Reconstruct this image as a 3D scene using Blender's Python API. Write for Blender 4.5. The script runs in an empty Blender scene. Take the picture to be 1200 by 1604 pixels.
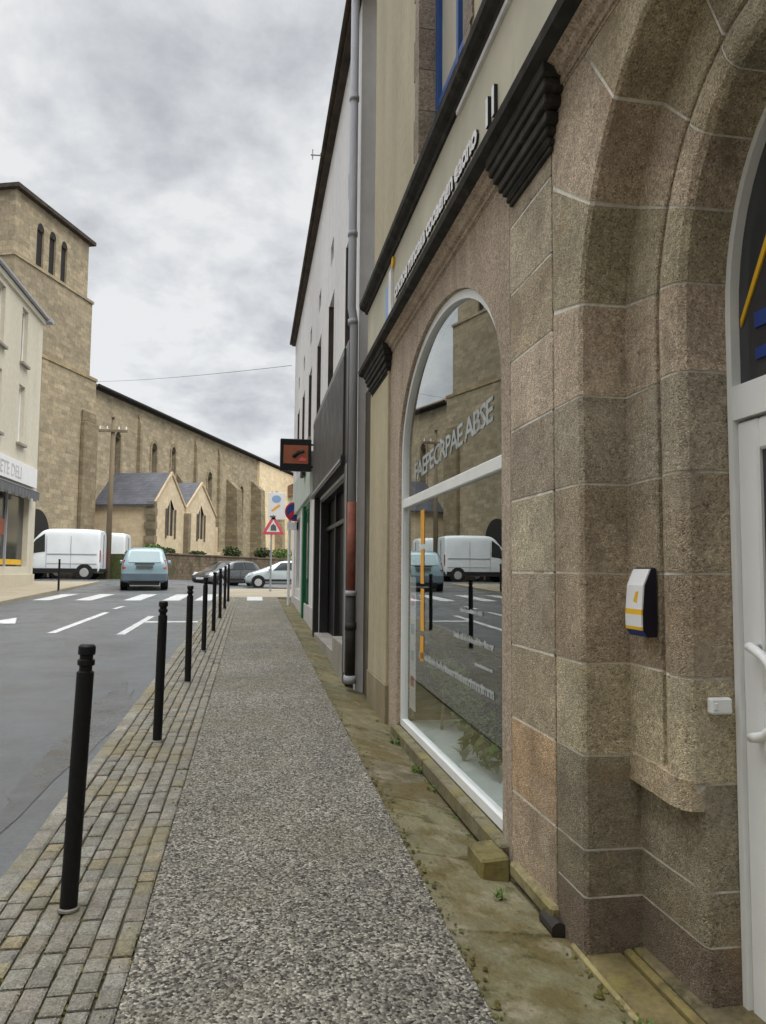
import bpy, bmesh, math, random
from mathutils import Vector, Matrix
random.seed(7)
S = bpy.context.scene
COL = S.collection
PI = math.pi
rad = math.radians

# ------------------------------------------------------------------ materials
def _n(nt, typ, **kw):
    n = nt.nodes.new(typ)
    for k, v in kw.items():
        if k.startswith('i_'):
            key = k[2:]
            n.inputs[int(key) if key.isdigit() else key].default_value = v
        else:
            setattr(n, k, v)
    return n

def _mul(nt, a, b):
    m = _n(nt, 'ShaderNodeMix', data_type='RGBA', blend_type='MULTIPLY')
    m.inputs[0].default_value = 1.0
    nt.links.new(a, m.inputs[6]); nt.links.new(b, m.inputs[7])
    return m.outputs[2]

def _coords(nt, stretch=(1, 1, 1)):
    tc = _n(nt, 'ShaderNodeTexCoord')
    mp = _n(nt, 'ShaderNodeMapping')
    mp.inputs['Scale'].default_value = stretch
    nt.links.new(tc.outputs['Object'], mp.inputs['Vector'])
    return mp.outputs['Vector']

def _ramp(nt, fac, stops):
    r = _n(nt, 'ShaderNodeValToRGB')
    el = r.color_ramp.elements
    while len(el) < len(stops):
        el.new(0.5)
    for e, (p, c) in zip(el, stops):
        e.position = p
        e.color = (c[0], c[1], c[2], 1) if isinstance(c, tuple) else (c, c, c, 1)
    nt.links.new(fac, r.inputs['Fac'])
    return r.outputs['Color']

def _noise(nt, scale, detail=4, rough=.55, stretch=(1, 1, 1)):
    t = _n(nt, 'ShaderNodeTexNoise')
    t.inputs['Scale'].default_value = scale
    t.inputs['Detail'].default_value = detail
    t.inputs['Roughness'].default_value = rough
    nt.links.new(_coords(nt, stretch), t.inputs['Vector'])
    return t.outputs['Fac']

def mat(name, col, rough=.8, metal=0., spec=.3, var=(), stains=(), cells=None, brick=None,
        bump=None, attr=False, coat=0., rough_var=None):
    m = bpy.data.materials.new(name); m.use_nodes = True
    nt = m.node_tree; b = nt.nodes['Principled BSDF']
    rgb = _n(nt, 'ShaderNodeRGB'); rgb.outputs[0].default_value = (*col, 1)
    out = rgb.outputs[0]
    hgt = []
    if attr:
        a = _n(nt, 'ShaderNodeAttribute', attribute_name='tone')
        out = _mul(nt, out, a.outputs['Color'])
    for (sc, amt, st) in var:
        f = _noise(nt, sc, stretch=st)
        out = _mul(nt, out, _ramp(nt, f, [(.3, 1 - amt), (.7, 1 + amt)]))
    if cells:                                   # (scale, stops, weight): grains of random tone
        sc, stops, st = cells
        v = _n(nt, 'ShaderNodeTexVoronoi'); v.inputs['Scale'].default_value = sc
        nt.links.new(_coords(nt, st), v.inputs['Vector'])
        sep = _n(nt, 'ShaderNodeSeparateColor'); nt.links.new(v.outputs['Color'], sep.inputs[0])
        out = _mul(nt, out, _ramp(nt, sep.outputs[0], stops))
        hgt.append((v.outputs['Distance'], -.6))
    if brick:                                   # (course width, course height, mortar colour, contrast)
        w, h, mc, con, ms = brick
        tc = _n(nt, 'ShaderNodeTexCoord'); sp = _n(nt, 'ShaderNodeSeparateXYZ')
        nt.links.new(tc.outputs['Object'], sp.inputs[0])
        ad = _n(nt, 'ShaderNodeMath', operation='ADD'); nt.links.new(sp.outputs[0], ad.inputs[0]); nt.links.new(sp.outputs[1], ad.inputs[1])
        cb = _n(nt, 'ShaderNodeCombineXYZ'); nt.links.new(ad.outputs[0], cb.inputs[0]); nt.links.new(sp.outputs[2], cb.inputs[1])
        wn = _n(nt, 'ShaderNodeTexNoise'); wn.inputs['Scale'].default_value = 1.3; nt.links.new(cb.outputs[0], wn.inputs['Vector'])
        wm = _n(nt, 'ShaderNodeVectorMath', operation='MULTIPLY_ADD')
        nt.links.new(wn.outputs['Color'], wm.inputs[0]); wm.inputs[1].default_value = (h * .5, h * .35, 0); nt.links.new(cb.outputs[0], wm.inputs[2])
        bt = _n(nt, 'ShaderNodeTexBrick'); nt.links.new(wm.outputs[0], bt.inputs['Vector'])
        bt.inputs['Scale'].default_value = 1; bt.inputs['Brick Width'].default_value = w; bt.inputs['Row Height'].default_value = h
        bt.inputs['Mortar Size'].default_value = ms; bt.inputs['Mortar Smooth'].default_value = .4
        bt.inputs['Color1'].default_value = (1 - con, 1 - con, 1 - con, 1); bt.inputs['Color2'].default_value = (1 + con, 1 + con * .95, 1 + con * .85, 1)
        bt.inputs['Mortar'].default_value = (*mc, 1)
        out = _mul(nt, out, bt.outputs['Color'])
    for (sc, lo, hi, c, st, amt) in stains:     # dirt, moss, drips: patches with a shape of their own
        f = _noise(nt, sc, detail=6, rough=.65, stretch=st)
        fac = _ramp(nt, f, [(lo, 0.), (hi, amt)])
        mx = _n(nt, 'ShaderNodeMix', data_type='RGBA'); nt.links.new(fac, mx.inputs[0])
        nt.links.new(out, mx.inputs[6]); mx.inputs[7].default_value = (*c, 1)
        out = mx.outputs[2]
    nt.links.new(out, b.inputs['Base Color'])
    b.inputs['Roughness'].default_value = rough
    b.inputs['Metallic'].default_value = metal
    b.inputs['Specular IOR Level'].default_value = spec
    b.inputs['Coat Weight'].default_value = coat
    if rough_var:
        sc, lo, hi = rough_var
        f = _noise(nt, sc)
        nt.links.new(_ramp(nt, f, [(.35, lo), (.65, hi)]), b.inputs['Roughness'])
    if bump:
        sc, strength, dist = bump
        f = _noise(nt, sc, detail=5)
        src = f
        if hgt:
            ad = _n(nt, 'ShaderNodeMath', operation='MULTIPLY_ADD')
            nt.links.new(hgt[0][0], ad.inputs[0]); ad.inputs[1].default_value = -1.2; nt.links.new(f, ad.inputs[2]); src = ad.outputs[0]
        bp = _n(nt, 'ShaderNodeBump'); bp.inputs['Strength'].default_value = strength; bp.inputs['Distance'].default_value = dist
        nt.links.new(src, bp.inputs['Height']); nt.links.new(bp.outputs[0], b.inputs['Normal'])
    return m

def glass_mat(name, tint, ior, rough=0.):
    m = bpy.data.materials.new(name); m.use_nodes = True
    nt = m.node_tree; nt.nodes.remove(nt.nodes['Principled BSDF'])
    o = nt.nodes['Material Output']
    tr = _n(nt, 'ShaderNodeBsdfTransparent'); tr.inputs[0].default_value = (*tint, 1)
    gl = _n(nt, 'ShaderNodeBsdfGlossy'); gl.inputs['Roughness'].default_value = rough; gl.inputs[0].default_value = (.93, .97, .96, 1)
    lw = _n(nt, 'ShaderNodeLayerWeight'); lw.inputs['Blend'].default_value = .5
    pw = _n(nt, 'ShaderNodeMath', operation='POWER'); nt.links.new(lw.outputs['Facing'], pw.inputs[0]); pw.inputs[1].default_value = 2.8
    fr = _n(nt, 'ShaderNodeMath', operation='MULTIPLY_ADD'); nt.links.new(pw.outputs[0], fr.inputs[0]); fr.inputs[1].default_value = 1 - ior; fr.inputs[2].default_value = ior
    mx = _n(nt, 'ShaderNodeMixShader')
    nt.links.new(fr.outputs[0], mx.inputs[0]); nt.links.new(tr.outputs[0], mx.inputs[1]); nt.links.new(gl.outputs[0], mx.inputs[2])
    nt.links.new(mx.outputs[0], o.inputs['Surface'])
    return m

U = (1, 1, 1)
M = {}
M['granite'] = mat('granite', (.415, .345, .25), .85, var=[(2.2, .2, U), (9, .14, U), (45, .22, U)], attr=True,
                   cells=(190, [(0, .45), (.18, .82), (.5, 1.02), (.85, 1.2), (1, 1.6)], U),
                   stains=[(1.5, .54, .72, (.17, .14, .10), U, .6), (3.2, .56, .72, (.44, .39, .31), U, .55), (2.4, .56, .7, (.33, .215, .115), U, .5), (6, .58, .72, (.12, .095, .065), (1, 1, .45), .6), (22, .64, .72, (.05, .042, .032), U, .7)], bump=(38, .55, .008))
M['mortar'] = mat('mortar', (.68, .65, .58), .95, var=[(7, .2, U), (40, .15, U)], stains=[(3.2, .55, .66, (.24, .195, .145), U, .85)], bump=(80, .4, .004))
M['pink_stone'] = mat('pink_stone', (.37, .295, .225), .9, attr=True, var=[(3, .14, (1, 1, .35)), (22, .1, U)],
                      cells=(110, [(0, .6), (.5, 1.), (1, 1.35)], U),
                      stains=[(4, .52, .7, (.52, .47, .38), (1, 2.2, .22), .5), (5, .56, .72, (.18, .14, .105), (1, 2.5, .25), .5)], bump=(70, .3, .004))
M['cream_render'] = mat('cream_render', (.41, .36, .255), .9, attr=True, var=[(1.5, .12, (1, 1, .3)), (14, .08, U)],
                        stains=[(2.2, .54, .76, (.29, .25, .16), (1, 2, .3), .4), (1.3, .55, .75, (.50, .46, .35), (1, 1.5, .4), .4), (7, .62, .74, (.24, .21, .14), (1, 1, .5), .4)], bump=(90, .25, .004))
M['frieze_render'] = mat('frieze_render', (.47, .44, .345), .85, var=[(2, .1, U)], stains=[(4, .55, .75, (.34, .31, .22), (1, 1, .6), .5)], bump=(90, .15, .003))
M['black_stone'] = mat('black_stone', (.036, .033, .029), .95, var=[(8, .4, U)], stains=[(9, .58, .74, (.12, .115, .09), U, .6)], bump=(40, .5, .006))
M['white_pvc'] = mat('white_pvc', (.78, .79, .78), .4, var=[(3, .05, U)], stains=[(7, .6, .8, (.5, .49, .44), (1, 1, .4), .35)])
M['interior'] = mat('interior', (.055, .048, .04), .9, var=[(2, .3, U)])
M['shelf_white'] = mat('shelf_white', (.86, .93, .92), .5, var=[(3, .05, U)])
M['glass'] = glass_mat('glass', (.95, .985, .975), .09)
M['glass_dark'] = glass_mat('glass_dark', (.10, .11, .12), .08)
M['gravel'] = mat('gravel', (.20, .187, .155), .8, attr=True, var=[(.6, .14, U), (3, .14, U), (18, .16, U), (60, .2, U)],
                  cells=(92, [(0, .14), (.25, .5), (.5, .95), (.78, 1.35), (1, 2.2)], U),
                  stains=[(.7, .50, .70, (.185, .155, .085), U, .5), (2.6, .58, .74, (.12, .105, .06), U, .5), (9, .64, .72, (.10, .09, .05), U, .5)], bump=(45, .9, .012))
M['sett'] = mat('sett', (.195, .182, .15), .8, attr=True, var=[(6, .15, U), (30, .15, U)], cells=(160, [(0, .7), (.5, 1.), (1, 1.35)], U),
                stains=[(1.6, .50, .68, (.185, .155, .075), U, .7), (7, .58, .72, (.10, .09, .05), U, .6)], bump=(50, .5, .006))
M['sett_joint'] = mat('sett_joint', (.085, .078, .055), .95, var=[(9, .4, U)], stains=[(6, .55, .7, (.10, .10, .03), U, .7)])
M['asphalt'] = mat('asphalt', (.095, .101, .104), .45, var=[(.35, .12, U), (2.5, .1, U), (28, .14, U), (90, .22, U)], spec=.5,
                   stains=[(5, .62, .70, (.085, .086, .085), (1, .5, 1), .5), (.8, .56, .7, (.065, .066, .066), (1, .35, 1), .7)], rough_var=(.9, .28, .62), bump=(160, .3, .004))
M['moss_concrete'] = mat('moss_concrete', (.165, .148, .085), .9, attr=True, var=[(1.2, .25, U), (8, .2, U), (60, .12, U)],
                         stains=[(2.4, .46, .6, (.115, .085, .028), U, .85), (4.2, .56, .68, (.30, .26, .185), U, .75), (7, .56, .66, (.06, .06, .018), U, .8), (16, .62, .7, (.035, .03, .015), U, .7)], bump=(30, .9, .018))
M['moss_stone'] = mat('moss_stone', (.17, .15, .09), .9, attr=True, var=[(6, .3, U), (40, .2, U)],
                      stains=[(5, .5, .66, (.20, .165, .05), U, .7), (9, .55, .68, (.05, .048, .025), U, .8)], bump=(40, .6, .01))
M['left_pavement'] = mat('left_pavement', (.30, .26, .19), .85, var=[(1, .15, U), (12, .12, U)], bump=(50, .3, .006))
M['ground'] = mat('ground', (.16, .155, .14), .9, var=[(.1, .2, U), (2, .15, U)])
M['grass'] = mat('grass', (.07, .085, .03), .95, var=[(1, .3, U), (8, .3, U)], bump=(20, .8, .05))
M['road_paint'] = mat('road_paint', (.50, .51, .50), .65, var=[(6, .1, U)], stains=[(11, .52, .64, (.20, .20, .198), U, .75), (45, .55, .66, (.22, .22, .215), U, .6)])
M['church_stone'] = mat('church_stone', (.335, .282, .195), .95, attr=True, brick=(.55, .27, (.80, .79, .76), .2, .016),
                        var=[(.35, .10, U), (1.8, .12, U), (6, .14, U)], stains=[(.6, .56, .74, (.19, .16, .11), (1, 1, .5), .45), (1.3, .58, .72, (.48, .41, .29), U, .4), (3.4, .6, .7, (.15, .125, .085), U, .5)], bump=(6, .5, .06))
M['church_pale'] = mat('church_pale', (.58, .475, .33), .95, attr=True, brick=(.55, .27, (.9, .9, .88), .08, .01),
                       var=[(.5, .1, U), (3, .1, U)], stains=[(1.1, .58, .74, (.30, .24, .16), U, .5)], bump=(8, .35, .03))
M['dark_stone'] = mat('dark_stone', (.20, .165, .115), .95, attr=True, brick=(.5, .3, (.85, .85, .85), .15, .01), var=[(1, .25, U)], bump=(6, .5, .05))
M['slate'] = mat('slate', (.085, .088, .105), .6, brick=(.3, .18, (.6, .6, .6), .16, .012), var=[(1.2, .2, U)], stains=[(2, .6, .75, (.13, .125, .09), U, .5)])
M['tile'] = mat('tile', (.20, .12, .075), .9, brick=(.3, .3, (.5, .5, .5), .2, .02), var=[(1, .25, U)])
M['gutter_dark'] = mat('gutter_dark', (.022, .021, .02), .7)
M['church_glass'] = mat('church_glass', (.035, .035, .04), .35, var=[(3, .4, U)])
M['rubble_wall'] = mat('rubble_wall', (.155, .115, .08), .95, stains=[(.9, .5, .64, (.055, .06, .025), U, .75)], brick=(.42, .2, (.7, .7, .68), .25, .02), var=[(.8, .3, U), (5, .2, U)], bump=(8, .6, .05))
M['white_render'] = mat('white_render', (.64, .625, .62), .9, attr=True, var=[(.7, .1, (1, 1, .3)), (6, .06, U)],
                        stains=[(1.6, .56, .74, (.34, .32, .29), (1, 2, .18), .5)], bump=(60, .2, .004))
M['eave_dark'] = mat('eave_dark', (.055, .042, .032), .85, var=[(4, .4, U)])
M['zinc'] = mat('zinc', (.33, .335, .365), .65, metal=.0, var=[(5, .12, (1, 1, .2))])
M['rust_pipe'] = mat('rust_pipe', (.22, .075, .05), .75, var=[(9, .25, U)])
M['cast_iron'] = mat('cast_iron', (.03, .026, .023), .65, var=[(9, .3, U)])
M['black_metal'] = mat('black_metal', (.008, .008, .009), .5, spec=.25, var=[(30, .2, U)], stains=[(26, .66, .72, (.05, .046, .04), (1, 1, .5), .7)], rough_var=(14, .4, .7))
M['bollard_scuff'] = mat('bollard_scuff', (.24, .23, .20), .7, var=[(20, .4, U)])
M['shop_black'] = mat('shop_black', (.018, .018, .02), .35, spec=.5, var=[(3, .2, U)])
M['shop_fascia'] = mat('shop_fascia', (.032, .032, .036), .5, spec=.4, var=[(2, .3, U)], rough_var=(2, .4, .6))
M['dark_pane'] = mat('dark_pane', (.006, .006, .007), .5, spec=.12)
M['grey_stone'] = mat('grey_stone', (.27, .25, .215), .9, var=[(3, .2, U), (30, .15, U)], bump=(50, .3, .005))
M['quoin'] = mat('quoin', (.25, .205, .16), .9, attr=True, var=[(4, .2, U), (30, .15, U)], cells=(100, [(0, .6), (.5, 1.), (1, 1.3)], U), bump=(50, .3, .005))
M['blue_paint'] = mat('blue_paint', (.02, .065, .22), .5, var=[(5, .15, U)])
M['green_paint'] = mat('green_paint', (.005, .11, .045), .5, var=[(5, .15, U)])
M['pale_green'] = mat('pale_green', (.44, .49, .44), .6, var=[(3, .1, U)])
M['pane_reflection'] = mat('pane_reflection', (.46, .42, .33), .25, spec=.6, var=[(2, .15, (1, 1, .3))])  # upper panes: reflection of the cream facade opposite painted into the colour
M['window_dark'] = mat('window_dark', (.035, .038, .042), .12, spec=.7, var=[(1.5, .4, U)])
M['sign_rust'] = mat('sign_rust', (.27, .085, .042), .6, var=[(5, .15, U)])
M['sign_white'] = mat('sign_white', (.72, .72, .72), .5, var=[(3, .04, U)])
M['sign_blue'] = mat('sign_blue', (.02, .05, .22), .45)
M['sign_red'] = mat('sign_red', (.5, .025, .03), .45)
M['sign_pink'] = mat('sign_pink', (.62, .10, .13), .5)
M['yellow'] = mat('yellow', (.72, .42, .02), .5, var=[(4, .1, U)])
M['orange'] = mat('orange', (.75, .36, .04), .5, var=[(5, .15, U)])
M['letter_white'] = mat('letter_white', (.70, .69, .69), .45, var=[(9, .1, U)])
M['vinyl'] = mat('vinyl', (.40, .425, .42), .5, var=[(7, .2, U)], stains=[(16, .5, .62, (.20, .21, .20), U, .7)])
M['light_blue'] = mat('light_blue', (.25, .38, .58), .5)
M['grey_panel'] = mat('grey_panel', (.26, .27, .27), .6, var=[(2, .15, U)])
M['left_render'] = mat('left_render', (.56, .52, .42), .9, attr=True, var=[(.5, .08, (1, 1, .4)), (5, .06, U)], stains=[(1.2, .58, .75, (.36, .32, .24), (1, 1, .2), .45)])
M['shutter_pale'] = mat('shutter_pale', (.48, .47, .47), .7, var=[(3, .1, U)])
M['awning'] = mat('awning', (.12, .125, .13), .8, var=[(3, .15, U)])
M['wood_pole'] = mat('wood_pole', (.17, .135, .09), .9, var=[(4, .25, (1, 1, .1))])
M['tyre'] = mat('tyre', (.012, .012, .012), .85)
M['rim'] = mat('rim', (.55, .55, .56), .35, metal=.6)
M['car_glass'] = mat('car_glass', (.016, .02, .022), .06, spec=.9)
M['car_glass_blue'] = mat('car_glass_blue', (.22, .31, .33), .07, spec=.9)  # rear window: pale blue reflection painted into the glass colour
M['car_blue'] = mat('car_blue', (.25, .37, .42), .28, spec=.6, coat=.6, var=[(2, .06, U)])
M['car_bumper'] = mat('car_bumper', (.13, .175, .21), .45, var=[(3, .1, U)])
M['car_silver'] = mat('car_silver', (.44, .50, .51), .25, metal=.2, spec=.6, coat=.6, var=[(2, .06, U)])
M['car_dark'] = mat('car_dark', (.045, .05, .05), .16, spec=.8, coat=1., var=[(2, .1, U)])
M['van_white'] = mat('van_white', (.70, .74, .77), .35, spec=.5, coat=.4, var=[(1.2, .07, U)])
M['trim_black'] = mat('trim_black', (.015, .015, .016), .6)
M['red_lamp'] = mat('red_lamp', (.32, .015, .025), .25, spec=.6)
M['clear_lamp'] = mat('clear_lamp', (.6, .62, .63), .15, spec=.7)
M['plate'] = mat('plate', (.10, .10, .10), .5)
M['leaf'] = mat('leaf', (.075, .135, .028), .7, attr=True, var=[(14, .25, U)])
M['leaf_dark'] = mat('leaf_dark', (.04, .06, .022), .7, attr=True, var=[(14, .25, U)])
M['pot_cyan'] = mat('pot_cyan', (.18, .36, .38), .4, var=[(9, .1, U)])
M['soil'] = mat('soil', (.03, .022, .015), .95)
M['damp'] = mat('damp', (.082, .086, .088), .45, spec=.5, var=[(3, .2, U)], rough_var=(4, .2, .45))
M['moss'] = mat('moss', (.105, .095, .035), .95, attr=True, var=[(30, .4, U)])
M['box_black'] = mat('box_black', (.012, .011, .02), .4)
M['cable'] = mat('cable', (.05, .05, .05), .6)
M['brass'] = mat('brass', (.5, .5, .48), .35, metal=.7)

# ------------------------------------------------------------------ mesh building
class MB:
    def __init__(s):
        s.v = []; s.f = []; s.c = []; s.mi = []
    def add(s, verts, faces, tone=(1, 1, 1), mi=0):
        o = len(s.v); s.v += [tuple(p) for p in verts]
        for f in faces:
            s.f.append([o + i for i in f]); s.c.append(tone); s.mi.append(mi)
        return s
    def quad(s, a, b, c, d, tone=(1, 1, 1), mi=0): return s.add([a, b, c, d], [(0, 1, 2, 3)], tone, mi)
    def box(s, x0, x1, y0, y1, z0, z1, tone=(1, 1, 1), mi=0):
        v = [(x, y, z) for z in (z0, z1) for y in (y0, y1) for x in (x0, x1)]
        return s.add(v, [(0, 2, 3, 1), (4, 5, 7, 6), (0, 1, 5, 4), (2, 6, 7, 3), (0, 4, 6, 2), (1, 3, 7, 5)], tone, mi)
    def hexa(s, p, tone=(1, 1, 1), mi=0):      # 8 points: bottom 4 ring, top 4 ring
        return s.add(p, [(3, 2, 1, 0), (4, 5, 6, 7), (0, 1, 5, 4), (1, 2, 6, 5), (2, 3, 7, 6), (3, 0, 4, 7)], tone, mi)
    def prism(s, poly, fn, d0, d1, tone=(1, 1, 1), mi=0):   # poly of (u,v), fn(u,v,d) -> xyz
        n = len(poly)
        v = [fn(u, w, d0) for u, w in poly] + [fn(u, w, d1) for u, w in poly]
        f = [tuple(range(n))[::-1], tuple(range(n, 2 * n))] + [(i, (i + 1) % n, n + (i + 1) % n, n + i) for i in range(n)]
        return s.add(v, f, tone, mi)
    def tube(s, pts, r, n=10, tone=(1, 1, 1), mi=0, caps=True):
        pts = [Vector(p) for p in pts]; rings = []
        rs = r if isinstance(r, (list, tuple)) else [r] * len(pts)
        for i, p in enumerate(pts):
            t = (pts[min(i + 1, len(pts) - 1)] - pts[max(i - 1, 0)]).normalized()
            a = Vector((0, 0, 1)) if abs(t.z) < .9 else Vector((1, 0, 0))
            u = t.cross(a).normalized(); w = t.cross(u).normalized()
            rings.append([p + u * (rs[i] * math.cos(2 * PI * k / n)) + w * (rs[i] * math.sin(2 * PI * k / n)) for k in range(n)])
        v = [q for rg in rings for q in rg]; f = []
        for i in range(len(pts) - 1):
            for k in range(n):
                k2 = (k + 1) % n
                f.append((i * n + k, i * n + k2, (i + 1) * n + k2, (i + 1) * n + k))
        if caps:
            f += [tuple(range(n))[::-1], tuple(range((len(pts) - 1) * n, len(pts) * n))]
        return s.add(v, f, tone, mi)
    def lathe(s, prof, n=24, cx=0, cy=0, tone=(1, 1, 1), mi=0):
        v = []; f = []
        for r, z in prof:
            v += [(cx + r * math.cos(2 * PI * k / n), cy + r * math.sin(2 * PI * k / n), z) for k in range(n)]
        m = len(prof)
        for i in range(m - 1):
            for k in range(n):
                k2 = (k + 1) % n
                f.append((i * n + k, i * n + k2, (i + 1) * n + k2, (i + 1) * n + k))
        f += [tuple(range(n))[::-1], tuple(range((m - 1) * n, m * n))]
        return s.add(v, f, tone, mi)
    def build(s, name, mats, parent=None, local=False, smooth=False, bevel=0, recalc=True, kind=None, bseg=1):
        me = bpy.data.meshes.new(name)
        off = Vector((0, 0, 0)) if (local or parent is None) else abs_loc(parent)
        me.from_pydata([tuple(Vector(p) - off) for p in s.v], [], s.f)
        at = me.color_attributes.new('tone', 'FLOAT_COLOR', 'CORNER')
        dat = []
        for p in me.polygons:
            c = s.c[p.index]
            for _ in p.loop_indices: dat += [c[0], c[1], c[2], 1.]
        at.data.foreach_set('color', dat)
        mats = mats if isinstance(mats, (list, tuple)) else [mats]
        for m in mats: me.materials.append(M[m] if isinstance(m, str) else m)
        for p in me.polygons:
            p.material_index = s.mi[p.index]; p.use_smooth = smooth
        if recalc:
            bm = bmesh.new(); bm.from_mesh(me)
            bmesh.ops.recalc_face_normals(bm, faces=bm.faces); bm.to_mesh(me); bm.free()
        o = bpy.data.objects.new(name, me); COL.objects.link(o)
        if parent is not None: o.parent = parent
        if bevel:
            b = o.modifiers.new('bevel', 'BEVEL'); b.width = bevel; b.segments = bseg; b.limit_method = 'ANGLE'; b.angle_limit = rad(40)
        if kind: o['kind'] = kind
        return o

def abs_loc(o):
    p = Vector((0, 0, 0))
    while o is not None:
        p += o.location; o = o.parent
    return p

def tag(o, label, cat, group=None):
    o['label'] = label; o['category'] = cat
    if group: o['group'] = group
    return o

def thing(name, label, cat, loc=(0, 0, 0), rz=0., group=None):
    o = bpy.data.objects.new(name, None); COL.objects.link(o)
    o.location = loc; o.rotation_euler = (0, 0, rz); o.empty_display_size = .1
    return tag(o, label, cat, group)

def copy_tree(o, parent=None):
    c = o.copy(); COL.objects.link(c)
    if parent is not None: c.parent = parent
    for ch in [x for x in COL.objects if x.parent == o]:
        copy_tree(ch, c)
    return c

def tone(v=.12, hue=.04):
    k = 1 + random.uniform(-v, v)
    return (k * (1 + random.uniform(-hue, hue)), k, k * (1 + random.uniform(-hue, hue)))

def text_mesh(mb, txt, size, fn, depth, spacing=1., mi=0, width=1., bold=0., side=None, fit=None):
    """letters as solid shapes, fn(u, v, d) -> xyz; returns the width"""
    cu = bpy.data.curves.new('lettering', 'FONT'); cu.body = txt; cu.size = size; cu.extrude = .5; cu.space_character = spacing; cu.resolution_u = 2; cu.offset = bold
    ob = bpy.data.objects.new('lettering', cu); COL.objects.link(ob)
    dg = bpy.context.evaluated_depsgraph_get(); dg.update()
    me = bpy.data.meshes.new_from_object(ob.evaluated_get(dg))
    vs = [v.co.copy() for v in me.vertices]
    if fit: width = fit / max(v.x for v in vs)
    o0 = len(mb.v); mb.v += [fn(v.x * width, v.y, depth * (v.z + .5)) for v in vs]
    for p in me.polygons:
        mb.f.append([o0 + k for k in p.vertices]); mb.c.append((1, 1, 1)); mb.mi.append(mi if (side is None or abs(p.normal.z) > .5) else side)
    w = max(v.x for v in vs) * width
    bpy.data.objects.remove(ob); bpy.data.curves.remove(cu); bpy.data.meshes.remove(me)
    return w

def wall_grid(mb, fn, u0, u1, v0, v1, holes, depth, tn=(1, 1, 1), mi=0):
    """a wall face with rectangular holes and their reveals; fn(u, v, d), d = depth into the wall"""
    us = sorted({u0, u1, *[h[0] for h in holes], *[h[1] for h in holes]})
    vs = sorted({v0, v1, *[h[2] for h in holes], *[h[3] for h in holes]})
    for a, b in zip(us, us[1:]):
        for c, d in zip(vs, vs[1:]):
            cu, cv = (a + b) / 2, (c + d) / 2
            if any(h[0] < cu < h[1] and h[2] < cv < h[3] for h in holes): continue
            mb.quad(fn(a, c, 0), fn(b, c, 0), fn(b, d, 0), fn(a, d, 0), tn, mi)
    for h in holes:
        a, b, c, d = h[:4]
        mb.quad(fn(a, c, 0), fn(a, d, 0), fn(a, d, depth), fn(a, c, depth), tn, mi)
        mb.quad(fn(b, c, 0), fn(b, c, depth), fn(b, d, depth), fn(b, d, 0), tn, mi)
        mb.quad(fn(a, d, 0), fn(b, d, 0), fn(b, d, depth), fn(a, d, depth), tn, mi)
        mb.quad(fn(a, c, 0), fn(a, c, depth), fn(b, c, depth), fn(b, c, 0), tn, mi)

def drop(y):
    pts = [(-10, .02), (2.4, .03), (3.6, .105), (5, .13), (9, .15), (15, .08), (23, .03), (60, .03)]
    for (a, p), (b, q) in zip(pts, pts[1:]):
        if a <= y <= b: return p + (q - p) * (y - a) / (b - a)
    return .03
def gw(y): return gz(y) - drop(y)
def rz(x, y):
    return gz(y) - .07 - .36 * min(max((x + 4.2) / 4, 0), 1) * min(max((y - 30) / 8, 0), 1)
def gz(y): return .025 * min(max(y, -10), 40)

# ------------------------------------------------------------------ camera
def make_camera():
    YAW, PIT, ROLL = rad(9.6), rad(4.4), rad(.5)
    f = Vector((math.sin(YAW) * math.cos(PIT), math.cos(YAW) * math.cos(PIT), math.sin(PIT)))
    r0 = Vector((math.cos(YAW), -math.sin(YAW), 0)); u0 = r0.cross(f)
    r = r0 * math.cos(ROLL) + u0 * math.sin(ROLL)
    u = r.cross(f)
    cd = bpy.data.cameras.new('camera'); cd.sensor_fit = 'HORIZONTAL'; cd.sensor_width = 36; cd.lens = 36
    cd.clip_start = .05; cd.clip_end = 3000
    c = bpy.data.objects.new('camera', cd); COL.objects.link(c)
    mt = Matrix((r, u, -f)).transposed().to_4x4(); mt.translation = (0, 0, 1.5)
    c.matrix_world = mt
    S.camera = c
make_camera()

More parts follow.
